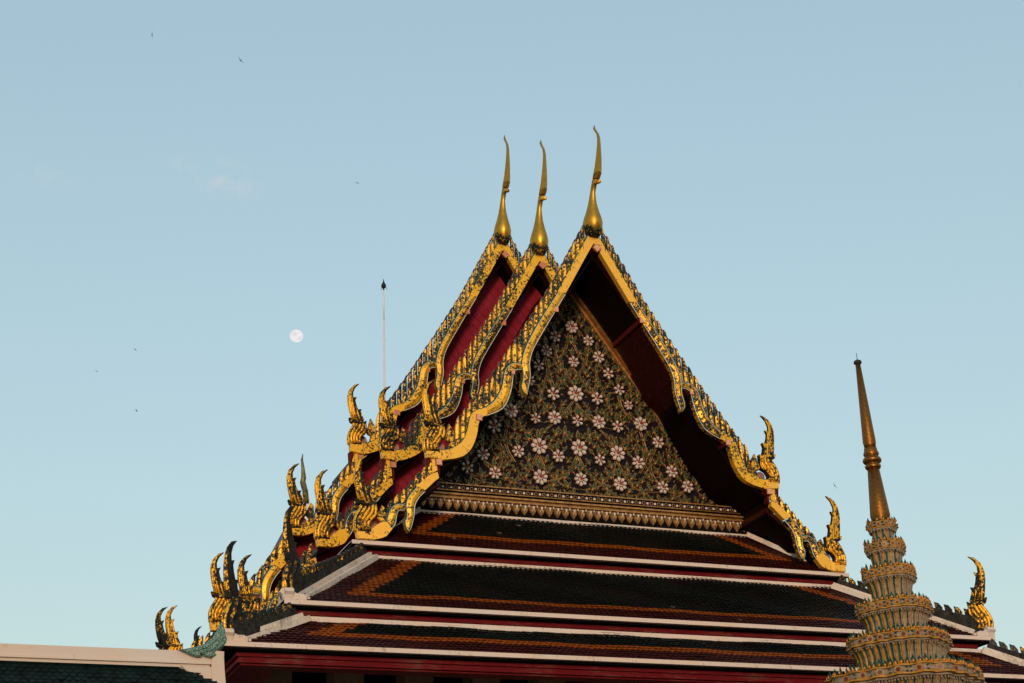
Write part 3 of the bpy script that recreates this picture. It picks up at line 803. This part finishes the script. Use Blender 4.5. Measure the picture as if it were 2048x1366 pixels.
# --- the three skirt roofs: (half-width top, y top, z top) -> (half-width foot, y foot, z foot)
SK = [((5.14, 1.71, 13.90), (7.27, 0.0, 12.40), 0.8), ((6.80, 0.20, 12.06), (9.62, -2.84, 10.05), 1.15), ((9.22, -2.70, 9.70), (11.12, -3.80, 8.84), 0.55)]
def tiles(mb, T, B, org, zone):
    """fish-scale tiles laid row by row between the two hips; colour by zone, stepped tile by tile"""
    (wt, yt, zt), (wb, yb, zb) = T, B
    L = math.hypot(yt - yb, zt - zb)
    d = Vector((0, yb - yt, zb - zt)).normalized()       # down the slope
    nrm = Vector((0, d.z, -d.y))
    if nrm.z < 0: nrm = -nrm
    row, cw = 0.115, 0.140
    nr = int(L / row)
    for r in range(nr + 1):
        s0 = L - r*row                                    # distance of the tile tip down the slope
        f_ = max(0, min(1, (s0 - row*.5) / L))
        hw = wt + (wb - wt)*f_ - .12
        nc = int(2*hw / cw)
        for c in range(nc + 1):
            x = -hw + (c + (0.5 if r % 2 else 0))*cw
            if x > hw: continue
            # zones
            db, ds = r*row, hw - abs(x)
            zi = min(0 if db < zone[0] else (1 if db < zone[1] else 2), 0 if ds < zone[2] else (1 if ds < zone[3] else 2))
            m = ('tile_maroon', 'tile_orange', 'tile_green')[zi]
            j = rnd.uniform(-.003, .006) + .010*math.sin(x*1.3 + r*.35) + .006*math.sin(x*3.1)
            if rnd.random() < .003: m = rnd.choice(('tile_dusty', 'tile_maroon'))
            def pt(u, v, h): p = Vector((x + u, yt, zt)) + d*(s0 + v) + nrm*(h + j); return tuple(p)
            k = cw*.5
            i0 = len(mb.v)
            mb.v += [pt(-k, -row*1.15, .0), pt(k, -row*1.15, .0), pt(k, -.055, .015), pt(0, .0, .020), pt(-k, -.055, .015), pt(k, -.055, .004), pt(0, 0, .008), pt(-k, -.055, .004)]
            mb.face((i0, i0+4, i0+3, i0+2, i0+1), m)
            mb.face((i0+4, i0+7, i0+6, i0+3), m); mb.face((i0+3, i0+6, i0+5, i0+2), m)
def bar(mb, a, b, w, h, m, upv=(0, 0, 1)):
    """straight bar between two points, w across, h up"""
    a, b = Vector(a), Vector(b); d = (b - a).normalized(); u = Vector(upv)
    sx = d.cross(u).normalized(); u = sx.cross(d).normalized()
    p = []
    for hh in (0, h):
        for q, e in ((a, -1), (b, -1), (b, 1), (a, 1)): p.append(q + sx*(w/2*e) + u*hh)
    mb.hexa(p, m)
ZONES = [(0.49, 0.73, 0.85, 1.30), (0.49, 0.73, 0.95, 1.45), (0.36, 0.60, 1.05, 1.55)]
for ki, (T, B, rise) in enumerate(SK):
    (wt, yt, zt), (wb, yb, zb) = T, B
    mb = MB()
    back = 17.0
    mb.hexa([(-wt, yt, zt-.15), (-wb, yb, zb-.10), (wb, yb, zb-.10), (wt, yt, zt-.15), (-wt, yt, zt-.02), (-wb, yb, zb-.02), (wb, yb, zb-.02), (wt, yt, zt-.02)], 'tile_maroon')
    for s in (1, -1):                                    # skirts run on along the hall's sides
        a = [(s*wt, yt, zt), (s*wb, yb, zb), (s*wb, back, zb), (s*wt, back, zt)]
        mb.hexa([(x, y, z-.10) for x, y, z in a] + [(x, y, z-.02) for x, y, z in a], 'tile_maroon')
    tiles(mb, T, B, None, ZONES[ki])
    skirt = mb.build('skirt_roof', temple)
    bd = MB()                                            # white mouldings: top, both hips, eave fascia
    bd.box((-wt - .02, yt - .06, zt - .11), (wt + .02, yt + .05, zt + .03), 'lime_white')
    bd.box((-wt - .02, yt - .12, zt - .15), (wt + .02, yt - .06, zt - .035), 'lime_white')
    for s in (1, -1):
        a, b = Vector((s*wt, yt - .05, zt)), Vector((s*(wb - .38), yb + .34, zb + .16))
        off = Vector((-s*.10, -.09, 0))
        bar(bd, a + off*.2 + Vector((0, 0, -.06)), b + off*.2 + Vector((0, 0, -.06)), .20, .15, 'lime_grimy')
        bar(bd, a + off*1.6 + Vector((0, 0, -.12)), b + off*1.6 + Vector((0, 0, -.12)), .14, .13, 'lime_grimy')
        if ki:                                           # scrolled block at the corner
            P = [(-.02, 0), (.50, 0), (.50, .12), (.40, .16), (.28, .16), (.20, .20), (.12, .27), (.02, .30), (-.08, .26), (-.12, .18), (-.06, .12)]
            for pl in (lambda u, v, w: (s*(wb - .02 - u), yb + .10 + w, zb + v), lambda u, v, w: (s*(wb - .10 + w), yb + .02 + u, zb + v)):
                bd.plate(P, pl, .11, 'lime_white', .02, .02)
            bd.box((min(s*(wb - .60), s*wb), yb + .06, zb - .05), (max(s*(wb - .60), s*wb), yb + .60, zb + .10), 'lime_white')
        bd.box((min(s*(wb-.10), s*wb), yb + .03, zb - .09), (max(s*(wb-.10), s*wb), back, zb + .005), 'lime_white')
    bd.box((-wb, yb - .03, zb - .09), (wb, yb + .09, zb + .008), 'lime_white')
    bd.build('white_border', skirt)
    if ki:                                               # sooty hip ridge with its worn fins and the big finial at its foot
        for s in (1, -1):
            hp = MB()
            a, b = Vector((s*(wt + .02), yt + .02, zt + .02)), Vector((s*(wb - .10), yb + .10, zb + .26))
            sag = [Vector(lerp(a, b, q)) - Vector((0, 0, .10*math.sin(math.pi*q))) for q in (0, .2, .4, .6, .8, 1)]
            for p, q in zip(sag, sag[1:]): bar(hp, p + Vector((s*.05, -.0, -.22)), q + Vector((s*.05, 0, -.22)), .24, .42, 'soot_mortar')
            dirv = (b - a).normalized()
            nf = int((b - a).length / .26)
            dh = Vector((dirv.x, dirv.y, 0)).normalized()
            side = Vector((dh.y, -dh.x, 0))
            for k in range(1, nf - 1):
                p = a + (b - a)*(k / nf); p.z += .12 - .10*math.sin(math.pi*k/nf)
                P = [(0, 0), (.17, -.10), (.175, .10), (.10, .22), (-.02, .27), (-.01, .12)]
                hp.plate(P, lambda u, v, w: tuple(p + dh*u + side*w + Vector((0, 0, v + .04))), .05, 'gilt_black', .02, .03)
            hp.build('hip_ridge', skirt)
            q = MB()
            bp = Vector((s*(wb - .17), yb + .17, zb + .20))
            dh2 = Vector((s*.72, -.69, 0)); side2 = Vector((dh2.y, -dh2.x, 0)) * (1 if s > 0 else -1)
            kk = 1.0
            naga_finial(q, (5.08, 14.90), lambda u, v, w: tuple(bp + dh2*(u*kk) + side2*(-w if s > 0 else w)*.62 + Vector((0, 0, v*kk))), 'gilt_ragged', 'gilt_ragged' if s < 0 else 'gilt_worn', 'gilt_black')
            q.build('naga_finial', temple)
    # red mouldings under the eave
    em = MB()
    nb = SK[ki + 1][0] if ki < 2 else (wb - .30, yb + .42, zb - .30)
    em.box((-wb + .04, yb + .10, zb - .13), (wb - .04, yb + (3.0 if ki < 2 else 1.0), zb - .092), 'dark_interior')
    z0 = zb - .131
    steps = [(.30, .115), (.38, .055), (.41, .055), (.46, .055)] if ki < 2 else [(.30, .09), (.36, .07), (.33, .055), (.42, .04)]
    for dy, h in steps:
        em.box((-wb + dy + .04, yb + dy, z0 - h), (wb - dy - .04, yb + dy + .9 - dy, z0 - .003), 'red_beam')
        for s in (1, -1):
            xa, xb = sorted((s*(wb - dy - .04), s*(wb - dy - .9)))
            em.box((xa, yb + .92, z0 - h), (xb, back - .5, z0 - .003), 'red_beam')
        z0 -= h
    em.build('eave_moulding', skirt)

# --- under the lowest eave: ceiling, columns, inner wall
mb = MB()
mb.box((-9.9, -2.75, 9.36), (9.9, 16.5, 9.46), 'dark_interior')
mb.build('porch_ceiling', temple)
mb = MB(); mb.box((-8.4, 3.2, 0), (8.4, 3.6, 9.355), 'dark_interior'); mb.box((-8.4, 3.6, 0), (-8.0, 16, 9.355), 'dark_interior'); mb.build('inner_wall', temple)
c0 = None
for k in range(11):
    x = -8.98 + k*1.79
    if c0 is None:
        q = MB()
        q.box((-.37, -.37, .5), (.37, .37, 9.35), 'column_paint')
        q.box((-.47, -.47, 0), (.47, .47, .499), 'lime_white')
        c0 = q.build('column', temple, (x, 0.87, 0))
    else:
        c = c0.copy(); col.objects.link(c); c.parent = temple; c.location = (x, 0.87, 0)

# ================================================================== CHEDI
CX, CY = -2.98, -15.75
chedi = thing('chedi', 'tapering ceramic chedi in white, yellow and green tiers under a bronze gold spire', 'stupa', (CX, CY, 0))
ROT = math.atan2(-35 - CY, -17.18 - CX) + R(24)         # one corner stands right of the near side
def plan(th, k=1.0, zig=0.022):
    a = th - ROT + math.pi/4
    c, s_ = abs(math.cos(a)), abs(math.sin(a))
    n = 2.9
    r = (c**n + s_**n) ** (-1/n) * .86
    return r * (1 + zig*math.cos(20*a))
def cring(z, r, n=80, zig=.022, wob=0): return [(r*plan(2*math.pi*k/n, 1, zig)*math.cos(2*math.pi*k/n), r*plan(2*math.pi*k/n, 1, zig)*math.sin(2*math.pi*k/n), z + wob*math.cos(20*(2*math.pi*k/n - ROT + math.pi/4))) for k in range(n)]
TIER = [  # band top z, band r, band bottom z, neck top z, r, neck foot z, r
    (8.403, .237, 8.294, 8.279, .205, 8.117, .167, 24, 12), (8.050, .327, 7.931, 7.905, .290, 7.674, .247, 32, 16), (7.611, .438, 7.485, 7.444, .399, 7.149, .325, 48, 20),
    (7.058, .611, 6.932, 6.897, .576, 6.660, .489, 72, 26), (6.528, .825, 6.397, 6.368, .795, 6.099, .707, 100, 26), (5.951, 1.232, 5.801, 5.771, 1.146, 5.30, 1.02, 132, 24)]
VIEW = math.atan2(-35 - CY, -17.18 - CX)
for (zt, rb, zb, znt, rnt, znf, rnf, nst, nfl) in TIER:
    mb = MB()
    h = zt - zb
    w = rb*.004
    for (za, zc, k, m) in ((zt, zt - h*.14, 1.03, 'ceramic_yellow'), (zb + h*.16, zb, 1.045, 'ceramic_yellow')):
        mb.rings([cring(zc, rb*.9, wob=w), cring(zc, rb*k, wob=w), cring(za, rb*k, wob=w), cring(za, rb*.9, wob=w)], m, smooth=False)
    mb.rings([cring(zb + h*.1, rb, wob=w), cring(zt - h*.1, rb, wob=w)], 'ceramic_white')
    mb.rings([cring(zb - h*.30, rb*.93, zig=.03), cring(zb - h*.22, rb*.99, zig=.03), cring(zb - .002, rb*.985, zig=.03)], 'ceramic_white', smooth=False)
    band = mb.build('ceramic_band', chedi)
    # neck: upright stripes in white, yellow and green
    nk = MB()
    n = int(nst*1.6/4)*4
    rr = [(znt, rnt), (znt - (znt-znf)*.22, rnt - (rnt-rnf)*.55), (znt - (znt-znf)*.55, rnt - (rnt-rnf)*.88), (znf - .05, rnf)]
    rings = []
    for z, r in rr:
        ring = []
        for k in range(n*2):
            a = 2*math.pi*k/(n*2)
            q = r*plan(a, 1, 0)*(1.0 if (k//2) % 2 == 0 else 1.025)
            ring.append((q*math.cos(a), q*math.sin(a), z))
        rings.append(ring)
    seq = ['ceramic_white', 'ceramic_white', 'ceramic_yellow', 'ceramic_yellow', 'ceramic_white', 'ceramic_white', 'ceramic_green', 'ceramic_green']
    nk.rings(rings, 'ceramic_white', smooth=False, mats=seq, caps=False)
    nk.build('fluted_neck', chedi)
    # bead course and crest of buds
    cr = MB()
    nb = int(nst*.62)
    for k in range(nb):
        a = 2*math.pi*(k + .5)/nb
        p = rb*plan(a)*.97
        x, y = p*math.cos(a), p*math.sin(a)
        hh = h*(.78 if k % 2 else 1.0)
        wv = min(.9*math.pi*rb/nb, hh*.36)
        ta, na = Vector((-math.sin(a), math.cos(a), 0)), Vector((math.cos(a), math.sin(a), 0))
        c = Vector((x, y, zt - .004))
        i0 = len(cr.v)
        cr.v += [tuple(c - ta*wv), tuple(c + ta*wv), tuple(c + ta*wv*.8 + Vector((0, 0, hh*.45))), tuple(c + Vector((0, 0, hh))), tuple(c - ta*wv*.8 + Vector((0, 0, hh*.45))),
                 tuple(c + na*wv*.9 + Vector((0, 0, hh*.2))), tuple(c - na*wv*.7 + Vector((0, 0, hh*.2)))]
        for m_, q in (('ceramic_green', (0, 1, 5)), ('ceramic_green', (1, 2, 5)), ('ceramic_green', (2, 3, 5)), ('ceramic_green', (3, 4, 5)), ('ceramic_yellow', (4, 0, 5)), ('ceramic_green', (1, 0, 6)), ('ceramic_green', (2, 1, 6)), ('ceramic_green', (3, 2, 6)), ('ceramic_green', (4, 3, 6)), ('ceramic_green', (0, 4, 6))):
            cr.face([i0 + j for j in q], m_)
        b = c + na*wv*.55 + Vector((0, 0, hh*.26))
        cr.lathe([(b.z - wv*.5, wv*.2), (b.z, wv*.46), (b.z + wv*.7, wv*.1)], (b.x, b.y), 'ceramic_orange', 6)
    nb2 = nst
    for k in range(nb2):
        a = 2*math.pi*k/nb2; p = rb*plan(a)*.955
        cr.lathe([(zb - h*.52, .004), (zb - h*.44, h*.10), (zb - h*.26, h*.11)], (p*math.cos(a), p*math.sin(a)), 'ceramic_white', 5)
    stuff(cr.build('bud_crest', band))
    for k in range(nfl):
        a = 2*math.pi*(k + .37)/nfl
        da = (a - VIEW + math.pi) % (2*math.pi) - math.pi
        if abs(da) > R(112): continue
        p = rb*plan(a)*1.0
        q = MB()
        zc = (zt + zb)/2
        ta = Vector((-math.sin(a), math.cos(a), 0)); na = Vector((math.cos(a), math.sin(a), 0))
        # follow the true face direction of the plan
        e = .02; p1 = Vector((plan(a+e)*math.cos(a+e), plan(a+e)*math.sin(a+e), 0)); p0 = Vector((plan(a-e)*math.cos(a-e), plan(a-e)*math.sin(a-e), 0))
        ta = (p1 - p0).normalized(); na = Vector((ta.y, -ta.x, 0))
        c = Vector((p*math.cos(a), p*math.sin(a), zc))
        dk = 'ceramic_maroon'
        big = rb > .7
        for r_, hh, m_, npet in ((.46*h, .010 + .03*h, 'ceramic_white', 9), (.33*h, .014 + .06*h, 'ceramic_yellow', 8), ((.22 if big else .13)*h, .018 + .09*h, dk, 8)):
            ring = []
            for j in range(npet*2):
                b = math.pi*j/npet
                rr_ = r_*(1.0 if j % 2 == 0 else .86)
                ring.append((b, rr_))
            q.rings([[tuple(c + ta*(r0*math.cos(b)) + Vector((0, 0, r0*math.sin(b))) + na*d0) for b, r0 in ring] for d0 in (-.01, hh)], m_, smooth=False)
        gap = math.pi*rb/nfl
        for s in (1, -1):                                 # leaves between the flowers
            for v in (-.22, .22):
                cc = c + ta*(s*gap*.80) + Vector((0, 0, v*h)) - na*(.002)
                P = [(-.16*h, 0), (0, .10*h), (.16*h, 0), (0, -.10*h)]
                ang = (.7 if v*s > 0 else -.7)
                pts = [(u*math.cos(ang) - w_*math.sin(ang), u*math.sin(ang) + w_*math.cos(ang)) for u, w_ in P]
                q.plate(pts, lambda u, w_, d_: tuple(cc + ta*u + Vector((0, 0, w_)) - na*(d_ - .004)), .008, 'ceramic_green')
        q.build('ceramic_flower', band)
sp = MB()
sp.lathe([(8.36,.152),(8.50,.150),(8.525,.158),(8.56,.157),(9.326,.095)], (0, 0), 'spire_mosaic', 28)
label(sp.build('lower_spire', chedi), 'wide lower cone of the gold mosaic spire')
sp = MB()
sp.lathe([(9.32,.09),(9.335,.118),(9.375,.133),(9.40,.105),(9.415,.105),(9.43,.134),(9.455,.150),(9.478,.152),(9.51,.138),(9.53,.105),(9.55,.113),(9.575,.127),(9.60,.124),(9.64,.105),(9.68,.104),(9.69,.090)], (0, 0), 'spire_mosaic', 28)
label(sp.build('spire_ring', chedi), 'stacked dark rings at the waist of the spire')
sp = MB()
sp.lathe([(9.685,.092),(9.75,.100),(9.80,.107),(9.83,.105),(11.178,.042)], (0, 0), 'spire_mosaic', 24)
sp.build('upper_spire', chedi)
sp = MB()
sp.lathe([(11.175,.04),(11.19,.062),(11.213,.070),(11.24,.055),(11.262,.012),(11.27,.006),(11.385,.004)], (0, 0), 'soot_mortar', 16)
sp.build('spire_cap', chedi)
bs = MB()                                                # bell-shaped body and stepped base below the picture
prof = [(5.42, 1.04), (5.30, 1.30), (5.05, 1.34), (4.9, 1.2), (4.2, 1.55), (3.4, 1.75), (3.3, 2.0), (2.9, 2.05), (2.8, 1.9), (2.0, 2.2), (1.9, 2.45), (1.2, 2.5), (1.15, 2.8), (0.5, 2.85), (0.45, 3.1), (0, 3.1)]
bs.rings([cring(z, r) for z, r in reversed(prof)], 'ceramic_white', smooth=False)
bs.build('chedi_base', chedi)

# ================================================================== GALLERY ROOF at lower left
gal = thing('gallery_roof', 'white plastered gallery roof with dark green scale tiles and a green mosaic corner', 'gallery', (0, 0, 0))
GY = -14.0
mb = MB()
mb.box((-24, GY - .10, 6.15), (-13.12, GY + .25, 6.30), 'lime_smooth')
mb.box((-24, GY - .13, 6.118), (-13.28, GY - .0, 6.149), 'lime_smooth')
mb.box((-24, GY - .09, 6.075), (-13.30, GY + .1, 6.117), 'lime_smooth')
mb.plate([(-13.70,6.09),(-13.64,6.035),(-13.60,6.005),(-13.53,5.985),(-13.47,5.99),(-13.45,5.95),(-13.41,5.91),(-13.37,5.885),(-13.35,5.83),(-13.29,5.77),(-13.20,5.70),(-13.2,6.09)], lambda u, v, w: (u, GY - .07 + w, v), .05, 'lime_smooth', .012, .015)
mb.plate([(-13.72,6.075),(-13.66,6.02),(-13.61,5.98),(-13.54,5.96),(-13.49,5.965),(-13.47,5.93),(-13.43,5.885),(-13.39,5.86),(-13.37,5.80),(-13.30,5.74),(-13.2,5.66),(-13.2,6.075)], lambda u, v, w: (u, GY - .03 + w, v), .04, 'lime_smooth')
mb.plate([(-13.285,6.16),(-13.25,5.6),(-13.22,5.0),(-13.0,5.0),(-13.04,5.55),(-13.075,5.85),(-13.10,6.05),(-13.115,6.22),(-13.115,6.30),(-13.25,6.31)], lambda u, v, w: (u, GY + .02 + w, v), .17, 'lime_smooth', .006, .006)
ridge = mb.build('ridge_beam', gal)
mb = MB()
mb.plate([(-13.75,6.30),(-13.66,6.315),(-13.52,6.345),(-13.38,6.40),(-13.28,6.50),(-13.22,6.60),(-13.19,6.685),(-13.145,6.73),(-13.14,6.66),(-13.115,6.60),(-13.105,6.53),(-13.085,6.48),(-13.09,6.43),(-13.12,6.385),(-13.18,6.33),(-13.25,6.285),(-13.22,6.245),(-13.26,6.21),(-13.33,6.205),(-13.40,6.225),(-13.44,6.255),(-13.43,6.215),(-13.50,6.205),(-13.58,6.225),(-13.66,6.26)], lambda u, v, w: (u, GY - .13 + w, v), .05, 'green_mosaic', .02, .03)
for pts in ([(-13.55,6.29),(-13.40,6.33),(-13.27,6.42),(-13.19,6.55)], [(-13.45,6.27),(-13.32,6.30),(-13.2,6.40),(-13.13,6.52)]):
    mb.tube([(x, GY - .175, z) for x, z in smooth_pts(pts)], .022, 'green_mosaic', 6)
label(mb.build('corner_leaf', gal), 'leaf-shaped corner ornament of green mosaic')
mb = MB()
row, cw = .075, .105
nr = 30
dn = Vector((0, -.62, -.78)); nm = Vector((0, -.78, .62))
for r in range(nr):
    for c in range(int(10.6 / cw)):
        x = -23.9 + (c + (.5 if r % 2 else 0))*cw
        if x > -13.3: continue
        p0 = Vector((x, GY - .02, 6.10)) + dn*(r*row)
        j = rnd.uniform(-.003, .005)
        pt = lambda u, v, h: tuple(p0 + Vector((u, 0, 0)) + dn*v + nm*(h + j))
        k = cw/2
        i0 = len(mb.v)
        mb.v += [pt(-k, -.05, 0), pt(k, -.05, 0), pt(k, .045, .012), pt(k*.55, .078, .018), pt(0, .092, .021), pt(-k*.55, .078, .018), pt(-k, .045, .012), pt(0, .092, .004), pt(-k, .045, .0), pt(k, .045, 0)]
        mb.face((i0, i0+6, i0+5, i0+4, i0+3, i0+2, i0+1), 'gallery_tile')
        mb.face((i0+6, i0+8, i0+7, i0+4, i0+5), 'gallery_tile'); mb.face((i0+4, i0+7, i0+9, i0+2, i0+3), 'gallery_tile')
mb.hexa([tuple(Vector((x, GY, 6.09)) + dn*v + nm*h) for h in (-.12, -.01) for x, v in ((-24, 0), (-13.2, 0), (-13.2, 2.4), (-24, 2.4))], 'gallery_tile')
mb.build('tiled_slope', gal)
mb = MB()
mb.box((-24, GY + .0, 0), (-13.25, GY + .22, 6.06), 'lime_smooth')
for k in range(5): mb.box((-23.8 + k*2.6, GY - 1.3, 0), (-23.4 + k*2.6, GY - .9, 4.55), 'lime_smooth')
mb.build('gallery_wall', gal)

# ================================================================== things behind: rear hall with its chofa, mast
rear = thing('rear_hall', 'narrow distant temple building whose slim gilded roof finial shows beside the gables', 'temple', (0, 0, 0))
RX, RY = 0.05, 34.5
mb = MB()
mb.plate([(0, 24.6), (-3.0, 18.4), (-3.0, 18.1), (3.0, 18.1), (3.0, 18.4)], lambda u, v, w: (RX + u, RY + 2.6 + w, v), 2.0, 'tile_maroon')
mb.build('roof_slope', rear)
mb = MB(); mb.box((RX - 2.6, RY + 1.2, 0), (RX + 2.6, RY + 4.2, 18.09), 'lime_white'); mb.build('hall_wall', rear)
mb = MB()
pts = [(RX + .10, RY, 24.75), (RX + .04, RY - .1, 25.35), (RX - .13, RY - .25, 25.75), (RX - .10, RY - .3, 26.0), (RX - .16, RY - .35, 26.5), (RX - .20, RY - .3, 26.9), (RX - .14, RY - .2, 27.25)]
mb.tube(pts, [.20, .15, .15, .13, .085, .06, .02], 'distant_gilt', 6)
mb.hexa([(RX - .42, RY - .1, 23.5), (RX + .62, RY - .1, 23.5), (RX + .62, RY + .5, 23.5), (RX - .42, RY + .5, 23.5), (RX - .10, RY - .1, 25.2), (RX + .22, RY - .1, 25.2), (RX + .22, RY + .5, 25.2), (RX - .10, RY + .5, 25.2)], 'mast_white')
label(mb.build('chofa_finial', rear), 'slim gilded finial on a white base')

mast = thing('lightning_mast', 'tall thin white pole with a small black cap rising behind the roof', 'mast', (5.95, 40, 0))
mb = MB()
mb.tube([(0, 0, 0), (0, 0, 37.9)], [.10, .05], 'mast_white', 10); mb.tube([(0, 0, 37.8), (0, 0, 40.2)], [.042, .038], 'mast_white', 8)
mb.build('pole', mast)
mb = MB()
mb.lathe([(39.85, .045), (40.0, .05), (40.02, .13), (40.12, .15), (40.2, .13), (40.38, .04), (40.56, .015)], (0, 0), 'mast_black', 12)
for a in (0, 2.1, 4.2): mb.tube([(.12*math.cos(a), .12*math.sin(a), 40.12), (.22*math.cos(a), .22*math.sin(a), 39.9)], .012, 'mast_black', 5)
mb.build('mast_cap', mast)

# ================================================================== moon and birds
CAMP = Vector((-17.1845, -35.0, 1.6))
def direction(az, el): return Vector((math.sin(az)*math.cos(el), math.cos(az)*math.cos(el), math.sin(el)))
mb = MB()
mr = 2000 * 13.3 / 3000
rings = []
for i in range(1, 16):
    a = math.pi*i/16 - math.pi/2
    rings.append([(mr*math.cos(a)*math.cos(2*math.pi*k/32), mr*math.cos(a)*math.sin(2*math.pi*k/32), mr*.94*math.sin(a)) for k in range(32)])
mb.rings(rings, 'moonlight')
moon = mb.build('moon', None, CAMP + direction(R(13.525), R(24.22))*2000)
moon.rotation_euler = (0, R(12), 0)
tag(moon, 'pale almost full moon in the blue sky', 'moon')
BIRDS = [((-10.99, 16.13, 37.74), 1.0, 80, 30, 'topmost small dark swift, wings nearly upright'), ((-7.58, 15.25, 36.63), 1.0, 40, 20, 'small dark swift banking just below the topmost one'),
         ((-2.67, 15.46, 31.95), .75, -20, 50, 'tiny dark swift above the white pole'), ((-10.18, 21.32, 26.23), .75, 5, 60, 'tiny dark swift level with the moon, gliding flat'),
         ((-11.52, 22.21, 25.51), .7, -3, 40, 'leftmost tiny swift, below the moon'), ((-9.87, 22.26, 24.0), .7, 10, 80, 'lowest swift at the left, far below the moon'),
         ((16.45, 13.24, 20.08), 1.0, 50, 15, 'small dark swift beside the gold spire of the chedi')]
for p, k, roll, yaw, lab in BIRDS:
    q = MB()
    q.tube([(0, -.075, 0), (0, -.04, .004), (0, .02, .004), (0, .075, 0), (0, .12, 0)], [.004, .019, .021, .010, .003], 'bird_black', 6)
    for s in (1, -1):
        q.hexa([(0, -.045, -.004), (0, .01, -.004), (s*.09, .02, .018), (s*.08, -.035, .018), (0, -.045, .004), (0, .01, .004), (s*.09, .02, .022), (s*.08, -.035, .022)], 'bird_black')
        q.hexa([(s*.08, -.035, .018), (s*.09, .02, .018), (s*.19, .075, .03), (s*.185, .07, .03), (s*.08, -.035, .022), (s*.09, .02, .022), (s*.19, .075, .032), (s*.185, .07, .032)], 'bird_black')
        q.hexa([(0, .10, -.003), (s*.004, .13, -.003), (s*.03, .17, -.003), (s*.022, .13, -.003), (0, .10, .003), (s*.004, .13, .003), (s*.03, .17, .003), (s*.022, .13, .003)], 'bird_black')
    b = q.build('swift', None, p)
    b.scale = (k*.92, k*.92, k*.92)
    b.rotation_euler = (R(rnd.uniform(25, 70)), R(roll), R(yaw))
    tag(b, lab, 'bird', 'swifts flying in the sky')
